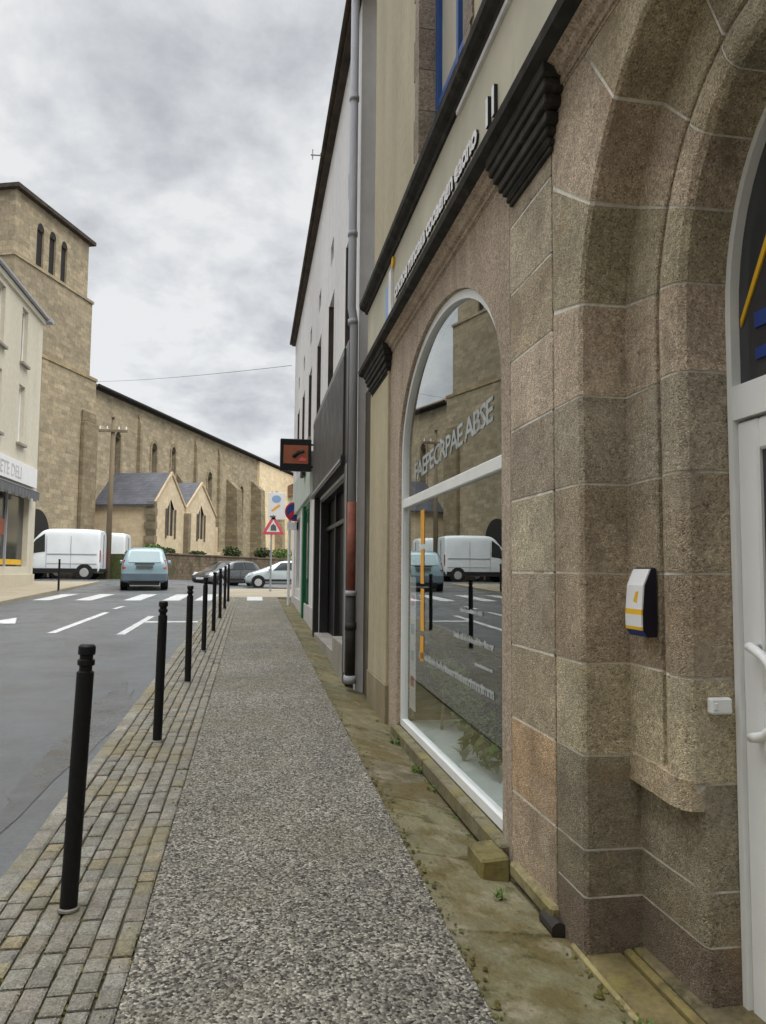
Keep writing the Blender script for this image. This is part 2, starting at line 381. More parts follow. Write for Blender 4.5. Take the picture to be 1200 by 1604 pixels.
# ------------------------------------------------------------------ light and sky
def make_world():
    w = bpy.data.worlds.new('World'); S.world = w; w.use_nodes = True
    nt = w.node_tree; bg = nt.nodes['Background']
    sky = _n(nt, 'ShaderNodeTexSky', sky_type='NISHITA'); sky.sun_disc = False
    sky.sun_elevation = rad(47); sky.sun_rotation = rad(140)
    tc = _n(nt, 'ShaderNodeTexCoord'); sp = _n(nt, 'ShaderNodeSeparateXYZ'); nt.links.new(tc.outputs['Generated'], sp.inputs[0])
    zz = _n(nt, 'ShaderNodeMath', operation='MAXIMUM'); nt.links.new(sp.outputs[2], zz.inputs[0]); zz.inputs[1].default_value = .0
    za = _n(nt, 'ShaderNodeMath', operation='ADD'); nt.links.new(zz.outputs[0], za.inputs[0]); za.inputs[1].default_value = .38
    dx = _n(nt, 'ShaderNodeMath', operation='DIVIDE'); nt.links.new(sp.outputs[0], dx.inputs[0]); nt.links.new(za.outputs[0], dx.inputs[1])
    dy = _n(nt, 'ShaderNodeMath', operation='DIVIDE'); nt.links.new(sp.outputs[1], dy.inputs[0]); nt.links.new(za.outputs[0], dy.inputs[1])
    cb = _n(nt, 'ShaderNodeCombineXYZ'); nt.links.new(dx.outputs[0], cb.inputs[0]); nt.links.new(dy.outputs[0], cb.inputs[1]); cb.inputs[2].default_value = 3.7
    n1 = _n(nt, 'ShaderNodeTexNoise'); n1.inputs['Scale'].default_value = 4.2; n1.inputs['Detail'].default_value = 10; n1.inputs['Roughness'].default_value = .58; n1.inputs['Distortion'].default_value = .15
    nt.links.new(cb.outputs[0], n1.inputs['Vector'])
    n2 = _n(nt, 'ShaderNodeTexNoise'); n2.inputs['Scale'].default_value = .9; n2.inputs['Detail'].default_value = 4
    nt.links.new(cb.outputs[0], n2.inputs['Vector'])
    ad = _n(nt, 'ShaderNodeMath', operation='MULTIPLY_ADD'); nt.links.new(n2.outputs['Fac'], ad.inputs[0]); ad.inputs[1].default_value = .55; nt.links.new(n1.outputs['Fac'], ad.inputs[2])
    cl = _ramp(nt, ad.outputs[0], [(.55, (4.6, 4.8, 5.15)), (.66, (6.1, 6.3, 6.65)), (.76, (7.6, 7.8, 8.05)), (.88, (9.6, 9.7, 9.75))])
    zr = _n(nt, 'ShaderNodeMapRange'); zr.inputs['From Min'].default_value = .66; zr.inputs['From Max'].default_value = .96; zr.inputs['To Min'].default_value = .63; zr.inputs['To Max'].default_value = 4.3
    zr.interpolation_type = 'SMOOTHSTEP'
    nt.links.new(sp.outputs[2], zr.inputs['Value'])
    cz = _n(nt, 'ShaderNodeVectorMath', operation='SCALE'); nt.links.new(cl, cz.inputs[0]); nt.links.new(zr.outputs[0], cz.inputs['Scale'])
    mx = _n(nt, 'ShaderNodeMix', data_type='RGBA'); mx.inputs[0].default_value = .94
    nt.links.new(sky.outputs[0], mx.inputs[6]); nt.links.new(cz.outputs[0], mx.inputs[7])
    nt.links.new(mx.outputs[2], bg.inputs['Color']); bg.inputs['Strength'].default_value = .1
    sd = bpy.data.lights.new('sun', 'SUN'); sd.energy = 1.3; sd.angle = rad(30); sd.color = (1, .95, .87)
    so = bpy.data.objects.new('sun', sd); COL.objects.link(so)
    # the sun stands behind the camera on the right
    az = rad(140); el = rad(47)
    d = Vector((math.sin(az) * math.cos(el), math.cos(az) * math.cos(el), math.sin(el)))
    so.rotation_euler = d.to_track_quat('Z', 'Y').to_euler(); so.location = (0, 0, 40)
make_world()
S.view_settings.view_transform = 'Standard'; S.view_settings.look = 'None'
S.view_settings.exposure = 0.5; S.view_settings.gamma = 1

# ------------------------------------------------------------------ ground
def strip(mb, x0, x1, y0, y1, dz, ny=None, tn=(1, 1, 1), mi=0, thick=0):
    ny = ny or max(1, int((y1 - y0) / 1.0))
    for i in range(ny):
        a = y0 + (y1 - y0) * i / ny; b = y0 + (y1 - y0) * (i + 1) / ny
        mb.quad((x0, a, gz(a) + dz), (x1, a, gz(a) + dz), (x1, b, gz(b) + dz), (x0, b, gz(b) + dz), tn, mi)
        if thick:
            mb.quad((x0, a, gz(a) + dz), (x0, b, gz(b) + dz), (x0, b, gz(b) + dz - thick), (x0, a, gz(a) + dz - thick), tn, mi)
            mb.quad((x1, a, gz(a) + dz), (x1, b, gz(b) + dz), (x1, b, gz(b) + dz - thick), (x1, a, gz(a) + dz - thick), tn, mi)
    if thick:
        for y in (y0, y1):
            mb.quad((x0, y, gz(y) + dz), (x1, y, gz(y) + dz), (x1, y, gz(y) + dz - thick), (x0, y, gz(y) + dz - thick), tn, mi)

m = MB()
ys = [-400, -10, 0, 10, 20, 30, 40, 60, 120, 1500]
for a, b in zip(ys, ys[1:]):
    m.quad((-1200, a, gz(a) - .60), (1200, a, gz(a) - .60), (1200, b, gz(b) - .60), (-1200, b, gz(b) - .60))
m.build('ground', 'ground', kind='structure')
m = MB()
for a in range(-10, 64, 2):
    b = a + 2
    for x0, x1 in ((-45, -20), (-20, -7), (-7, -5.5), (-5.5, -4.2), (-4.2, -2.2), (-2.2, -1.04), (-1.04, 1.5), (1.5, 30)):
        if x0 > -1.1 and b <= 26: continue
        m.quad((x0, a, rz(x0, a)), (x1, a, rz(x1, a)), (x1, b, rz(x1, b)), (x0, b, rz(x0, b)))
m.build('road', 'asphalt', kind='structure')
ROAD = -.07
# gravel-faced pavement
m = MB()
strip(m, -.40, .80, -3, 25.2, 0)
m.build('pavement', 'gravel', kind='structure')
m = MB(); strip(m, -1.0, 20, 25.2, 30.5, -.004, thick=.2); m.build('corner_pavement', 'left_pavement', kind='structure')
# sett band and kerb row
m = MB()
strip(m, -1.10, -.40, -3, 25.2, -.018, mi=0, thick=.2)
m.build('sett_bed', 'sett_joint', kind='structure')
m = MB()
edges = [-1.105, -.995, -.91, -.825, -.74, -.655, -.57, -.486, -.402]
for k in range(8):
    y = -.5 + random.uniform(0, .1)
    while y < 25.1:
        L = (random.uniform(.18, .3) if k == 0 else random.uniform(.095, .145))
        x0, x1 = edges[k] + random.uniform(.003, .008), edges[k + 1] - random.uniform(.003, .008)
        a, b = y + random.uniform(.003, .007), min(y + L - random.uniform(.003, .007), 25.19)
        h = random.uniform(-.005, .004); t = tone(.17, .04)
        if k == 0: t = tuple(c * 1.12 for c in t)
        if random.random() < .06: t = (t[0] * 1.08, t[1] * 1.0, t[2] * .8)
        p = [(x0, a, gz(a) - .09), (x1, a, gz(a) - .09), (x1, b, gz(b) - .09), (x0, b, gz(b) - .09)]
        e = .010
        q0 = [(px, py, pz + .084 + h) for px, py, pz in p]
        q1 = [(x0 + e, a + e, gz(a) + h), (x1 - e, a + e, gz(a) + h + random.uniform(-.003, .003)), (x1 - e, b - e, gz(b) + h), (x0 + e, b - e, gz(b) + h)]
        m.hexa(q0 + q1, t)
        m.hexa(p + q0, t)
        y += L
m.build('sett_paving', 'sett', kind='structure')
# mossy concrete strip along the facade, in cast lengths
m = MB(); strip(m, .79, 1.34, -3, 25.2, -.17, thick=.2); m.build('gutter_bed', 'sett_joint', kind='structure')
m = MB(); y = 1.2
while y < 24:
    L = random.uniform(.75, 1.15); a, b = y + .006, y + L - .006; t = tone(.16, .05)
    x0 = .80 + random.uniform(-.012, .012)
    m.hexa([(x0, a, gz(a) - .25), (1.33, a, gz(a) - .25), (1.33, b, gz(b) - .25), (x0, b, gz(b) - .25),
            (x0, a, gz(a) - .008), (1.33, a, gw(a)), (1.33, b, gw(b)), (x0, b, gz(b) - .008)], t)
    y += L
m.build('moss_strip', 'moss_concrete', kind='structure', bevel=.008)
m = MB(); strip(m, -9.4, -6.75, -8, 36, .02, thick=.25); strip(m, -30, -9.4, 34.2, 36, .02, thick=.25)
m.build('opposite_pavement', 'left_pavement', kind='structure')
# damp patch by the kerb and moss along the joints
m = MB(); rn = random.Random(3); pts = []
for k in range(40):
    a = 2 * PI * k / 40; r = 1 + .22 * math.sin(3 * a + 1) + .12 * math.sin(7 * a) + rn.uniform(-.06, .06)
    pts.append((-1.34 + .22 * r * (1 if math.cos(a) < 0 else .8) * math.cos(a), 7.2 + 2.1 * r * math.sin(a)))
m.add([(x, y, rz(x, y) + .004) for x, y in pts], [tuple(range(40))]); m.build('damp_patch', 'damp', kind='structure', recalc=False)
m = MB(); rn = random.Random(8)
def blob(x, y, z, r, h):
    n = 7; a0 = rn.uniform(0, 6); ring = [(x + r * rn.uniform(.6, 1.2) * math.cos(a0 + 2 * PI * k / n), y + r * rn.uniform(.8, 1.9) * math.sin(a0 + 2 * PI * k / n), z - .004) for k in range(n)]
    k = rn.uniform(.6, 1.4); t = (k, k * rn.uniform(.85, 1.1), k * rn.uniform(.6, 1.1))
    m.add(ring + [(x, y, z + h)], [(i, (i + 1) % n, n) for i in range(n)], t)
for _ in range(900):
    y = 1.6 + 18 * rn.random() ** 1.6; x = .80 + rn.gauss(0, .03); blob(x, y, gz(y) - .002, rn.uniform(.004, .013), rn.uniform(.002, .005))
for _ in range(700):
    y = 1.6 + 18 * rn.random() ** 1.4; x = -.40 + rn.gauss(.02, .05); blob(x, y, gz(y), rn.uniform(.004, .012), rn.uniform(.002, .005))
for _ in range(700):
    y = 2.0 + 8 * rn.random(); x = 1.315 - abs(rn.gauss(0, .05)); blob(x, y, gz(y) - drop(y) * (x - .8) / .5, rn.uniform(.004, .014), rn.uniform(.003, .008))
for _ in range(500):
    y = 1.6 + 12 * rn.random() ** 1.3; x = rn.choice(edges[1:-1]) + rn.gauss(0, .003); blob(x, y, gz(y) - .006, rn.uniform(.004, .009), rn.uniform(.003, .007))
m.build('moss', 'moss', kind='stuff', recalc=False)
# road markings
m = MB()
def bar(x0, y0, x1, y1, w, along=True):
    d = Vector((x1 - x0, y1 - y0)).normalized(); nrm = Vector((-d.y, d.x)) * w / 2
    zz = lambda y: gz(y) + ROAD + .005
    m.add([(x0 + nrm.x, y0 + nrm.y, zz(y0 + nrm.y)), (x0 - nrm.x, y0 - nrm.y, zz(y0 - nrm.y)), (x1 - nrm.x, y1 - nrm.y, zz(y1 - nrm.y)), (x1 + nrm.x, y1 + nrm.y, zz(y1 + nrm.y))], [(0, 1, 2, 3)])
bar(-3.62, 15.0, -3.5, 19.8, .15)
bar(-2.35, 14.7, -2.30, 18.7, .15); bar(-2.26, 17.2, -1.12, 17.2, .30)
bar(-3.52, 20.9, -3.44, 21.9, .12)
m.build('lane_marking', 'road_paint', kind='structure')
m = MB()
for x in (-6.2, -5.0, -3.6, -2.45, -1.5): bar(x, 24.3, x + .12, 27.6, .5)
m.build('zebra_crossing', 'road_paint', kind='structure')
m = MB()
bar(-5.15, 14.8, -5.15, 17.1, .16)
zz = lambda y: gz(y) + ROAD + .005
m.add([(-5.52, 16.9, zz(16.9)), (-4.78, 16.9, zz(16.9)), (-5.15, 18.3, zz(18.3))], [(0, 1, 2)])
m.build('road_arrow', 'road_paint', kind='structure')
m = MB(); strip(m, -.15, .32, 23.3, 25.1, .005); m.build('tactile_strip', 'road_paint', kind='structure')

# ------------------------------------------------------------------ the corner building (stone, right)
B1 = thing('stone_shop_building', 'tall stone and cream render building with an arched shop window and arched doorway', 'building', (1.3, 5.4, 0))
WX = 1.30
YC, AI, HI, ZS = 1.95, .51, .75, 2.42        # doorway: centre, inner half width, rise, springing
CAPZ = 3.62
def dpt(t, n):
    """point on the doorway path at parameter t (metres up the far jamb, then round the arch, then down) and distance n outside"""
    if t <= ZS: return YC + AI + n, t
    arc = PI * .75
    if t <= ZS + arc:
        a = (t - ZS) / .75
        if n > .6:                              # spandrel: out to the groove or up to the architrave
            cy_, cz_ = (AI + .44) * math.cos(a), (HI + .378) * math.sin(a)
            k = min((AI + .71) / max(abs(cy_), 1e-6), (CAPZ - ZS) / max(cz_, 1e-6))
            return YC + cy_ * k, ZS + cz_ * k
        return YC + (AI + n) * math.cos(a), min(ZS + (HI + .86 * n) * math.sin(a), CAPZ)
    return YC - AI - n, ZS - (t - ZS - arc)
ARC = PI * .75
prof_up = [(.71, 1.3), (.455, 1.3), (.44, 1.315), (.44, 1.50), (.21, 1.50), (.204, 1.506), (.202, 1.575), (.166, 1.575), (.160, 1.50), (.135, 1.482), (.10, 1.474), (.05, 1.476), (.02, 1.486), (0, 1.51), (0, 1.76)]
prof_low = [(.71, 1.3), (.455, 1.3), (.44, 1.315), (.44, 1.537), (.02, 1.537), (0, 1.55), (0, 1.76)]
prof_stop = [(.71, 1.3), (.455, 1.3), (.44, 1.315), (.44, 1.487), (.21, 1.478), (.10, 1.464), (.03, 1.470), (-.004, 1.49), (-.008, 1.50), (-.008, 1.76)]
def sweep(mb, prof, t0, t1, steps, tn, capped=True, sh=0.):
    n = len(prof); v = []; f = []
    ts = [t0 + (t1 - t0) * i / steps for i in range(steps + 1)]
    for t in ts:
        for (nn, X) in prof:
            y, z = dpt(t, nn + sh)
            if capped:                          # worn, slightly uneven arrises and beds
                nn2 = nn + rs.uniform(-.0014, .0014) * (0 if nn > .6 else 1); y, z = dpt(t + rs.uniform(-.0016, .0016), nn2); v.append((X + rs.uniform(-.0014, .0014) * (.3 if X < 1.31 else 1), y, z))
            else: v.append((X + sh, y, z))
    for i in range(steps):
        for k in range(n - 1):
            f.append((i * n + k, i * n + k + 1, (i + 1) * n + k + 1, (i + 1) * n + k))
    if capped:
        m0 = len(v)
        for t in (ts[0], ts[-1]):
            y, z = dpt(t, .70); v.append((1.77, y, z))
        f.append(tuple(range(n)) + (m0,)); f.append(tuple(range(steps * n, steps * n + n)) + (m0 + 1,))
    mb.add(v, f, tn)
rs = random.Random(5)
stone = MB(); mort = MB()
cuts = [-.12, .24, .42, .78, 1.14, 1.50, 1.86, 2.22, ZS + .12]
na = 9
for i in range(1, na): cuts.append(ZS + .12 + (ARC - .24) * i / (na - 1) * 1.0) if i < na - 1 else cuts.append(ZS + ARC - .12)
cuts += [2 * ZS + ARC - z for z in (2.22, 1.86, 1.5, 1.14, .78, .42, 0)]
tints = {0: (.42, .40, .38), 1: (.72, .72, .69), 2: (.86, .86, .81), 3: (1.0, .97, .93), 4: (.98, .92, .84), 5: (1.02, .99, .95), 6: (1.0, 1.02, 1.02)}
for i, (a, b) in enumerate(zip(cuts, cuts[1:])):
    lowp = b <= .79 or a > 2 * ZS + ARC - .79
    p = prof_low if lowp else prof_up
    g = .005
    t = tone(.25, .06); k = tints.get(i, (1, 1, 1)); t = tuple(x * y for x, y in zip(t, k))
    sweep(stone, p, a + g, b - g, max(2, int((b - a) / .045)), t)
for ta, tb in ((.69, .795), (2 * ZS + ARC - .795, 2 * ZS + ARC - .69)):
    sweep(stone, [(.437, 1.492), (.21, 1.478), (.10, 1.464), (.03, 1.470), (.004, 1.49), (.004, 1.545)], ta, tb, 3, (1.04, 1, .92))
sweep(mort, prof_low, -.12, .75, 1, (1, 1, 1), False, .0036)
sweep(mort, prof_up, .75, ZS, 1, (1, 1, 1), False, .0036)
sweep(mort, prof_up, ZS, ZS + ARC, 36, (1, 1, 1), False, .0036)
sweep(mort, prof_up, ZS + ARC, 2 * ZS + ARC, 1, (1, 1, 1), False, .0036)
stone.build('doorway_stones', 'granite', B1, recalc=True)
# near pilaster in ashlar between groove and window
pil = MB()
pc = [-.12, .42, .78, 1.14, 1.50, 1.86, 2.22, 2.58, 2.94, 3.30, CAPZ]
for i, (a, b) in enumerate(zip(pc, pc[1:])):
    t = tone(.25, .06)
    if i == 1: t = (1.12, .95, .80)
    pil.box(WX, WX + .3, 3.186, 3.755, a + .004, b - .004, t)
mort.box(WX + .0026, WX + .3, 3.20, 3.752, -.12, CAPZ)
pil.build('pilaster', 'granite', B1, bevel=.0035)
mort.build('mortar', 'mortar', B1)
# window surround
WC, WA, WH, WZS, SILL = 5.375, 1.475, .92, 2.52, .135
def wz(y, n=0.):
    k = max(0., 1 - ((y - WC) / (WA + n)) ** 2)
    return WZS + (WH + n) * math.sqrt(k)
sur = MB()
def fp(y, z, d): return (WX + d, y, z)
sur.quad((WX, 3.755, -.12), (WX, WC - WA, -.12), (WX, WC - WA, CAPZ), (WX, 3.755, CAPZ))
sur.quad((WX, WC + WA, -.12), (WX, 7.3, -.12), (WX, 7.3, CAPZ), (WX, WC + WA, CAPZ))
N = 56
for i in range(N):
    a0 = PI * i / N; a1 = PI * (i + 1) / N
    y0, y1 = WC - WA * math.cos(a0), WC - WA * math.cos(a1)
    z0, z1 = WZS + WH * math.sin(a0), WZS + WH * math.sin(a1)
    sur.quad((WX, y0, z0), (WX, y1, z1), (WX, y1, CAPZ), (WX, y0, CAPZ))
    sur.quad((WX, y0, z0), (WX + .16, y0, z0), (WX + .16, y1, z1), (WX, y1, z1))
for y in (WC - WA, WC + WA):
    sur.quad((WX, y, SILL), (WX, y, WZS), (WX + .16, y, WZS), (WX + .16, y, SILL))
sur.quad((WX + .01, WC - WA, -.05), (WX + .01, WC + WA, -.05), (WX + .01, WC + WA, SILL - .03), (WX + .01, WC - WA, SILL - .03))
sur.build('arched_surround', 'pink_stone', B1)
# far pilaster, rendered
fpil = MB()
fpil.box(1.272, 1.5, 7.3, 8.42, .42, CAPZ, (1.02, 1, .95)); fpil.box(1.262, 1.5, 7.28, 8.44, -.12, .42, (.6, .56, .5))
fpil.box(1.29, 1.5, 8.42, 8.94, -.12, CAPZ, (.22, .21, .20))  # recess strip beside the downpipe, its shadow painted in as a dark tone
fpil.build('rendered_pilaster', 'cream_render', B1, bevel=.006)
# capitals: stacked mouldings, black with grime
def capital(y0, y1):
    c = MB()
    st = [(3.40, 3.425, .018, .03), (3.425, 3.45, .03, .045), (3.465, 3.50, .045, .06), (3.50, 3.55, .06, .09), (3.56, 3.61, .078, .12), (3.61, 3.66, .092, .15), (3.66, 3.72, .105, .17)]
    for z0, z1, px, py in st: c.box(WX - px, WX + .1, y0 - py, y1 + py, z0, z1)
    c.box(WX - .03, WX + .1, y0 - .03, y1 + .03, 3.43, 3.60)
    c.build('capital', 'black_stone', B1, bevel=.006)
capital(3.18, 3.68); capital(7.35, 8.3)
# entablature
def moulding(name, profile, y0, y1, matn, parent=B1, bevel=0):
    mm = MB(); n = len(profile)
    mm.prism(profile, lambda x, z, d: (x, d, z), y0, y1)
    return mm.build(name, matn, parent, bevel=bevel)
Y0, Y1 = -2.5, 8.62
moulding('architrave', [(1.5, 3.622), (1.296, 3.622), (1.296, 3.632), (1.285, 3.634), (1.283, 3.66), (1.262, 3.668), (1.245, 3.70), (1.215, 3.715), (1.5, 3.715)], Y0, Y1 - .02, 'pink_stone')
moulding('architrave_crown', [(1.5, 3.717), (1.21, 3.717), (1.18, 3.728), (1.158, 3.738), (1.15, 3.78), (1.165, 3.79), (1.262, 3.81), (1.5, 3.81)], Y0, Y1, 'black_stone')
moulding('frieze', [(1.5, 3.812), (1.255, 3.812), (1.255, 4.47), (1.5, 4.47)], Y0, Y1 - .04, 'frieze_render')
moulding('cornice', [(1.5, 4.472), (1.235, 4.472), (1.225, 4.50), (1.19, 4.515), (1.165, 4.54), (1.16, 4.585), (1.175, 4.595), (1.29, 4.62), (1.5, 4.62)], Y0, Y1 + .02, 'black_stone')
moulding('cornice_fillet', [(1.26, 4.440), (1.236, 4.440), (1.232, 4.466), (1.26, 4.468)], Y0, 4.6, 'letter_white')
# sign lettering on the frieze
let = MB()
def ffn(y0, z0, X):
    return lambda u, v, d: (X - d, y0 - u, z0 + v)
text_mesh(let, "oncaoe mnoaea cooaenen eaono", .195, ffn(6.80, 4.01, 1.2545), .016, spacing=.86, bold=.008, side=1, fit=2.65)
text_mesh(let, "II", .235, ffn(3.98, 3.975, 1.2545), .022, spacing=1.2, bold=.004, width=1.35, side=1)
let.build('sign_lettering', ['letter_white', 'trim_black'], B1)
lg = MB()
lg.box(1.232, 1.254, 7.06, 7.26, 3.90, 4.26, mi=1); lg.box(1.228, 1.254, 6.92, 7.06, 3.93, 4.35, mi=0)
lg.prism([(.05 * math.cos(2 * PI * k / 16), .05 * math.sin(2 * PI * k / 16)) for k in range(16)], lambda a, b, d: (1.254 - d, 6.90 + a, 4.40 + b), 0, .022, mi=2)
lg.build('sign_logo', ['letter_white', 'light_blue', 'yellow'], B1)
# upper storeys
up = MB()
win_up = [(4.75, 5.95, 4.95, 7.0), (4.75, 5.95, 8.0, 9.6), (1.2, 2.4, 4.95, 7.0), (1.2, 2.4, 8.0, 9.6)]
wall_grid(up, lambda u, v, d: (WX + d, u, v), -2.5, 8.42, 4.60, 10.6, [(4.6, 6.0, 4.62, 7.15), (4.6, 6.0, 8.0, 9.7), (1.05, 2.45, 4.62, 7.15), (1.05, 2.45, 8.0, 9.7)], .16)
up.quad((WX, 8.42, 3.6), (WX, 8.42, 10.6), (9, 8.42, 10.6), (9, 8.42, 3.6))
up.quad((WX, -2.5, -.2), (WX, -2.5, 10.6), (9, -2.5, 10.6), (9, -2.5, -.2))
up.quad((WX, -2.5, -.2), (WX, YC - AI - .71, -.2), (WX, YC - AI - .71, CAPZ + .05), (WX, -2.5, CAPZ + .05))
up.quad((9, -2.5, -.2), (9, 8.42, -.2), (9, 8.42, 10.6), (9, -2.5, 10.6))
up.build('wall', 'cream_render', B1, recalc=False)
rf = MB(); rf.prism([(1.0, 10.58), (1.0, 10.68), (5.1, 12.4), (9.3, 10.68), (9.3, 10.58)], lambda x, z, d: (x, d, z), -2.7, 8.5); rf.build('roof', 'tile', B1)
for zz0, zz1 in ((4.62, 7.15), (8.0, 9.7)):
    for yc in (5.3, 1.75):
        w_ = MB(); q = 7
        for k in range(q):               # stone surround blocks, proud of the render
            z0 = zz0 + (zz1 - zz0) * k / q; z1 = zz0 + (zz1 - zz0) * (k + 1) / q; e = .05 if k % 2 else 0
            w_.box(1.285, 1.455, yc + .692, yc + .84 + e, z0 + .003, z1 - .003, tone(.15, .04))
            w_.box(1.285, 1.455, yc - .84 - e, yc - .692, z0 + .003, z1 - .003, tone(.15, .04))
        w_.box(1.287, 1.453, yc - .86, yc + .86, zz1 + .003, zz1 + .22, tone(.1, .03)); w_.box(1.27, 1.453, yc - .86, yc + .86, zz0 - .1, zz0 - .003, tone(.1, .03))
        o = w_.build('upper_window', 'quoin', B1)
        fr = MB()
        for (a, b) in ((yc - .69, yc - .60), (yc + .60, yc + .69), (yc - .03, yc + .03)): fr.box(1.43, 1.50, a, b, zz0, zz1)
        fr.box(1.432, 1.498, yc - .6, yc + .6, zz0 + .7, zz0 + .76)
        o2 = fr.build('frame', 'blue_paint', None); o2.parent = o; o2.location = -abs_loc(o)
        pn = MB(); pn.quad((1.465, yc - .6, zz0), (1.465, yc + .6, zz0), (1.465, yc + .6, zz1), (1.465, yc - .6, zz1))
        o3 = pn.build('pane', 'pane_reflection', None); o3.parent = o; o3.location = -abs_loc(o)

def sub(mb, name, mats, parent, **kw):
    """a sub-part built in world coordinates under a part"""
    return mb.build(name, mats, parent, **kw)

# ---- shop window of the stone building
def wcontour(n, z_bottom):
    pts = [(WC - WA - n, z_bottom), (WC - WA - n, WZS)]
    for i in range(1, 48):
        a = PI * i / 48
        pts.append((WC - (WA + n) * math.cos(a), WZS + (WH + n) * math.sin(a)))
    pts += [(WC + WA + n, WZS), (WC + WA + n, z_bottom)]
    return pts
fr = MB()
o_ = wcontour(-.004, SILL); i_ = wcontour(-.062, SILL + .06)
nn = len(o_)
for k in range(nn - 1):
    (ya, za), (yb, zb), (yc_, zc), (yd, zd) = o_[k], o_[k + 1], i_[k + 1], i_[k]
    fr.hexa([(1.385, ya, za), (1.385, yb, zb), (1.385, yc_, zc), (1.385, yd, zd), (1.33, ya, za), (1.33, yb, zb), (1.33, yc_, zc), (1.33, yd, zd)])
fr.box(1.331, 1.384, WC - WA + .004, WC + WA - .004, SILL, SILL + .058)
SW = fr.build('shop_window', 'white_pvc', B1, recalc=True)
tb = MB(); tb.box(1.333, 1.383, WC - WA + .06, WC + WA - .06, 2.065, 2.145); tb.build('transom', 'white_pvc', SW, bevel=.006)
pn = MB(); ii = wcontour(-.05, SILL + .05)
pn.add([(1.36, y, z) for y, z in ii], [tuple(range(len(ii)))])
pane = pn.build('pane', 'glass', SW, recalc=False)
if pane.data.polygons[0].normal.x > 0:
    pane.data.flip_normals()
ss = MB()
ss.box(1.252, 1.335, WC - WA - .10, WC + WA + .05, .025, SILL - .004)
ss.build('window_sill', 'moss_stone', SW, bevel=.01)
# vinyl on the glass
vy = MB()
text_mesh(vy, "FAEPECRPAE ABSE", .21, lambda u, v, d: (1.3575 - d, 6.42 - u, 2.27 + v + u * .05), .001, spacing=.86, bold=.004, fit=2.2)
vy.build('vinyl_lettering', 'vinyl', SW)
sq = MB()
for row, (z, ya, yb, hh) in enumerate([(1.24, 4.95, 4.45, .03), (1.06, 5.1, 4.22, .045), (.80, 6.2, 4.22, .055), (.93, 4.6, 4.25, .02)]):
    y = ya
    while y > yb:
        w = random.uniform(.02, .045)
        sq.box(1.3565, 1.3575, y - w, y, z - (ya - y) * .012, z - (ya - y) * .012 + hh * random.uniform(.6, 1.0)); y -= w + random.uniform(.006, .022)
    sq.box(1.3567, 1.3574, yb, ya, z + hh * .35 - .01, z + hh * .35 + .006)
sq.build('vinyl_small_print', 'vinyl', SW)
st = MB()
for k, (za, zb) in enumerate([(2.0, 1.72), (1.68, 1.40), (1.36, 1.02), (.98, .78)]):
    st.box(1.3565, 1.3575, 6.02 + .01 * (k % 2), 6.16 - .008 * (k % 3), zb, za)
st.build('vinyl_stripe', 'orange', SW)
# shop interior
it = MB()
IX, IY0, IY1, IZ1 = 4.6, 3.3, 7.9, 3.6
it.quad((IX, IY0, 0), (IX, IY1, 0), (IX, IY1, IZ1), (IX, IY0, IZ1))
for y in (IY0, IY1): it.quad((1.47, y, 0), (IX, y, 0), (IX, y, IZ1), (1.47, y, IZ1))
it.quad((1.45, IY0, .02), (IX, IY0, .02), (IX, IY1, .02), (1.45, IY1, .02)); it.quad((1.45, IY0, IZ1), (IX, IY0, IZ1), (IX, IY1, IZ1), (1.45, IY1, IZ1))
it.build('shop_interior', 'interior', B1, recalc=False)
sh = MB(); sh.box(1.39, 1.95, WC - WA + .02, WC + WA - .02, .02, SILL + .035); sh.build('display_shelf', 'shelf_white', B1, bevel=.01)

# ---- the door
door = MB(); DX = 1.66
path = []
for t in [-.02 + .04] + [ZS * .5, ZS] + [ZS + ARC * k / 24 for k in range(1, 25)] + [ZS + ARC + 1.2, 2 * ZS + ARC - .02]: path.append(t)
def dp2(t, n):
    y, z = dpt(t, n); return y, z
for t0, t1 in zip(path, path[1:]):
    a, b = dp2(t0, -.003), dp2(t1, -.003); c, d = dp2(t1, -.032), dp2(t0, -.032)
    door.hexa([(1.73, *a), (1.73, *b), (1.73, *c), (1.73, *d), (DX, *a), (DX, *b), (DX, *c), (DX, *d)])
door.box(DX + .002, 1.728, YC - AI + .03, YC + AI - .03, 2.04, 2.16)
D = door.build('arched_door', 'white_pvc', B1)
lf = MB(); ya, yb = YC - AI + .036, YC + AI - .036
lf.box(DX + .012, 1.72, yb - .11, yb, .04, 2.03); lf.box(DX + .012, 1.72, ya, ya + .11, .04, 2.03)
lf.box(DX + .013, 1.719, ya + .11, yb - .11, 1.92, 2.03); lf.box(DX + .013, 1.719, ya + .11, yb - .11, .04, .16)
lf.box(DX + .013, 1.719, ya + .11, yb - .11, 1.0, 1.12)
lf.box(DX + .03, 1.71, ya + .11, yb - .11, .16, 1.0)
lf.build('leaf', 'white_pvc', D, bevel=.008)
gp = MB(); gp.quad((1.69, ya + .1, 1.11), (1.69, yb - .1, 1.11), (1.69, yb - .1, 1.93), (1.69, ya + .1, 1.93)); o = gp.build('door_pane', 'window_dark', D, recalc=False)
fg = MB(); pts = [dp2(t, -.03) for t in [ZS] + [ZS + ARC * k / 24 for k in range(1, 25)]]
pts = [(YC + AI - .03, 2.15)] + pts + [(YC - AI + .03, 2.15)]
fg.add([(1.695, y, z) for y, z in pts], [tuple(range(len(pts)))]); fg.build('fanlight_pane', 'window_dark', D, recalc=False)
lo = MB()
def stroke(a, b, w, mi):
    (y0, z0), (y1, z1) = a, b
    lo.hexa([(1.688, y0, z0 - w), (1.688, y1, z1 - w), (1.6945, y1, z1 - w), (1.6945, y0, z0 - w), (1.688, y0, z0 + w * .3), (1.688, y1, z1 + w), (1.6945, y1, z1 + w), (1.6945, y0, z0 + w * .3)], mi=mi)
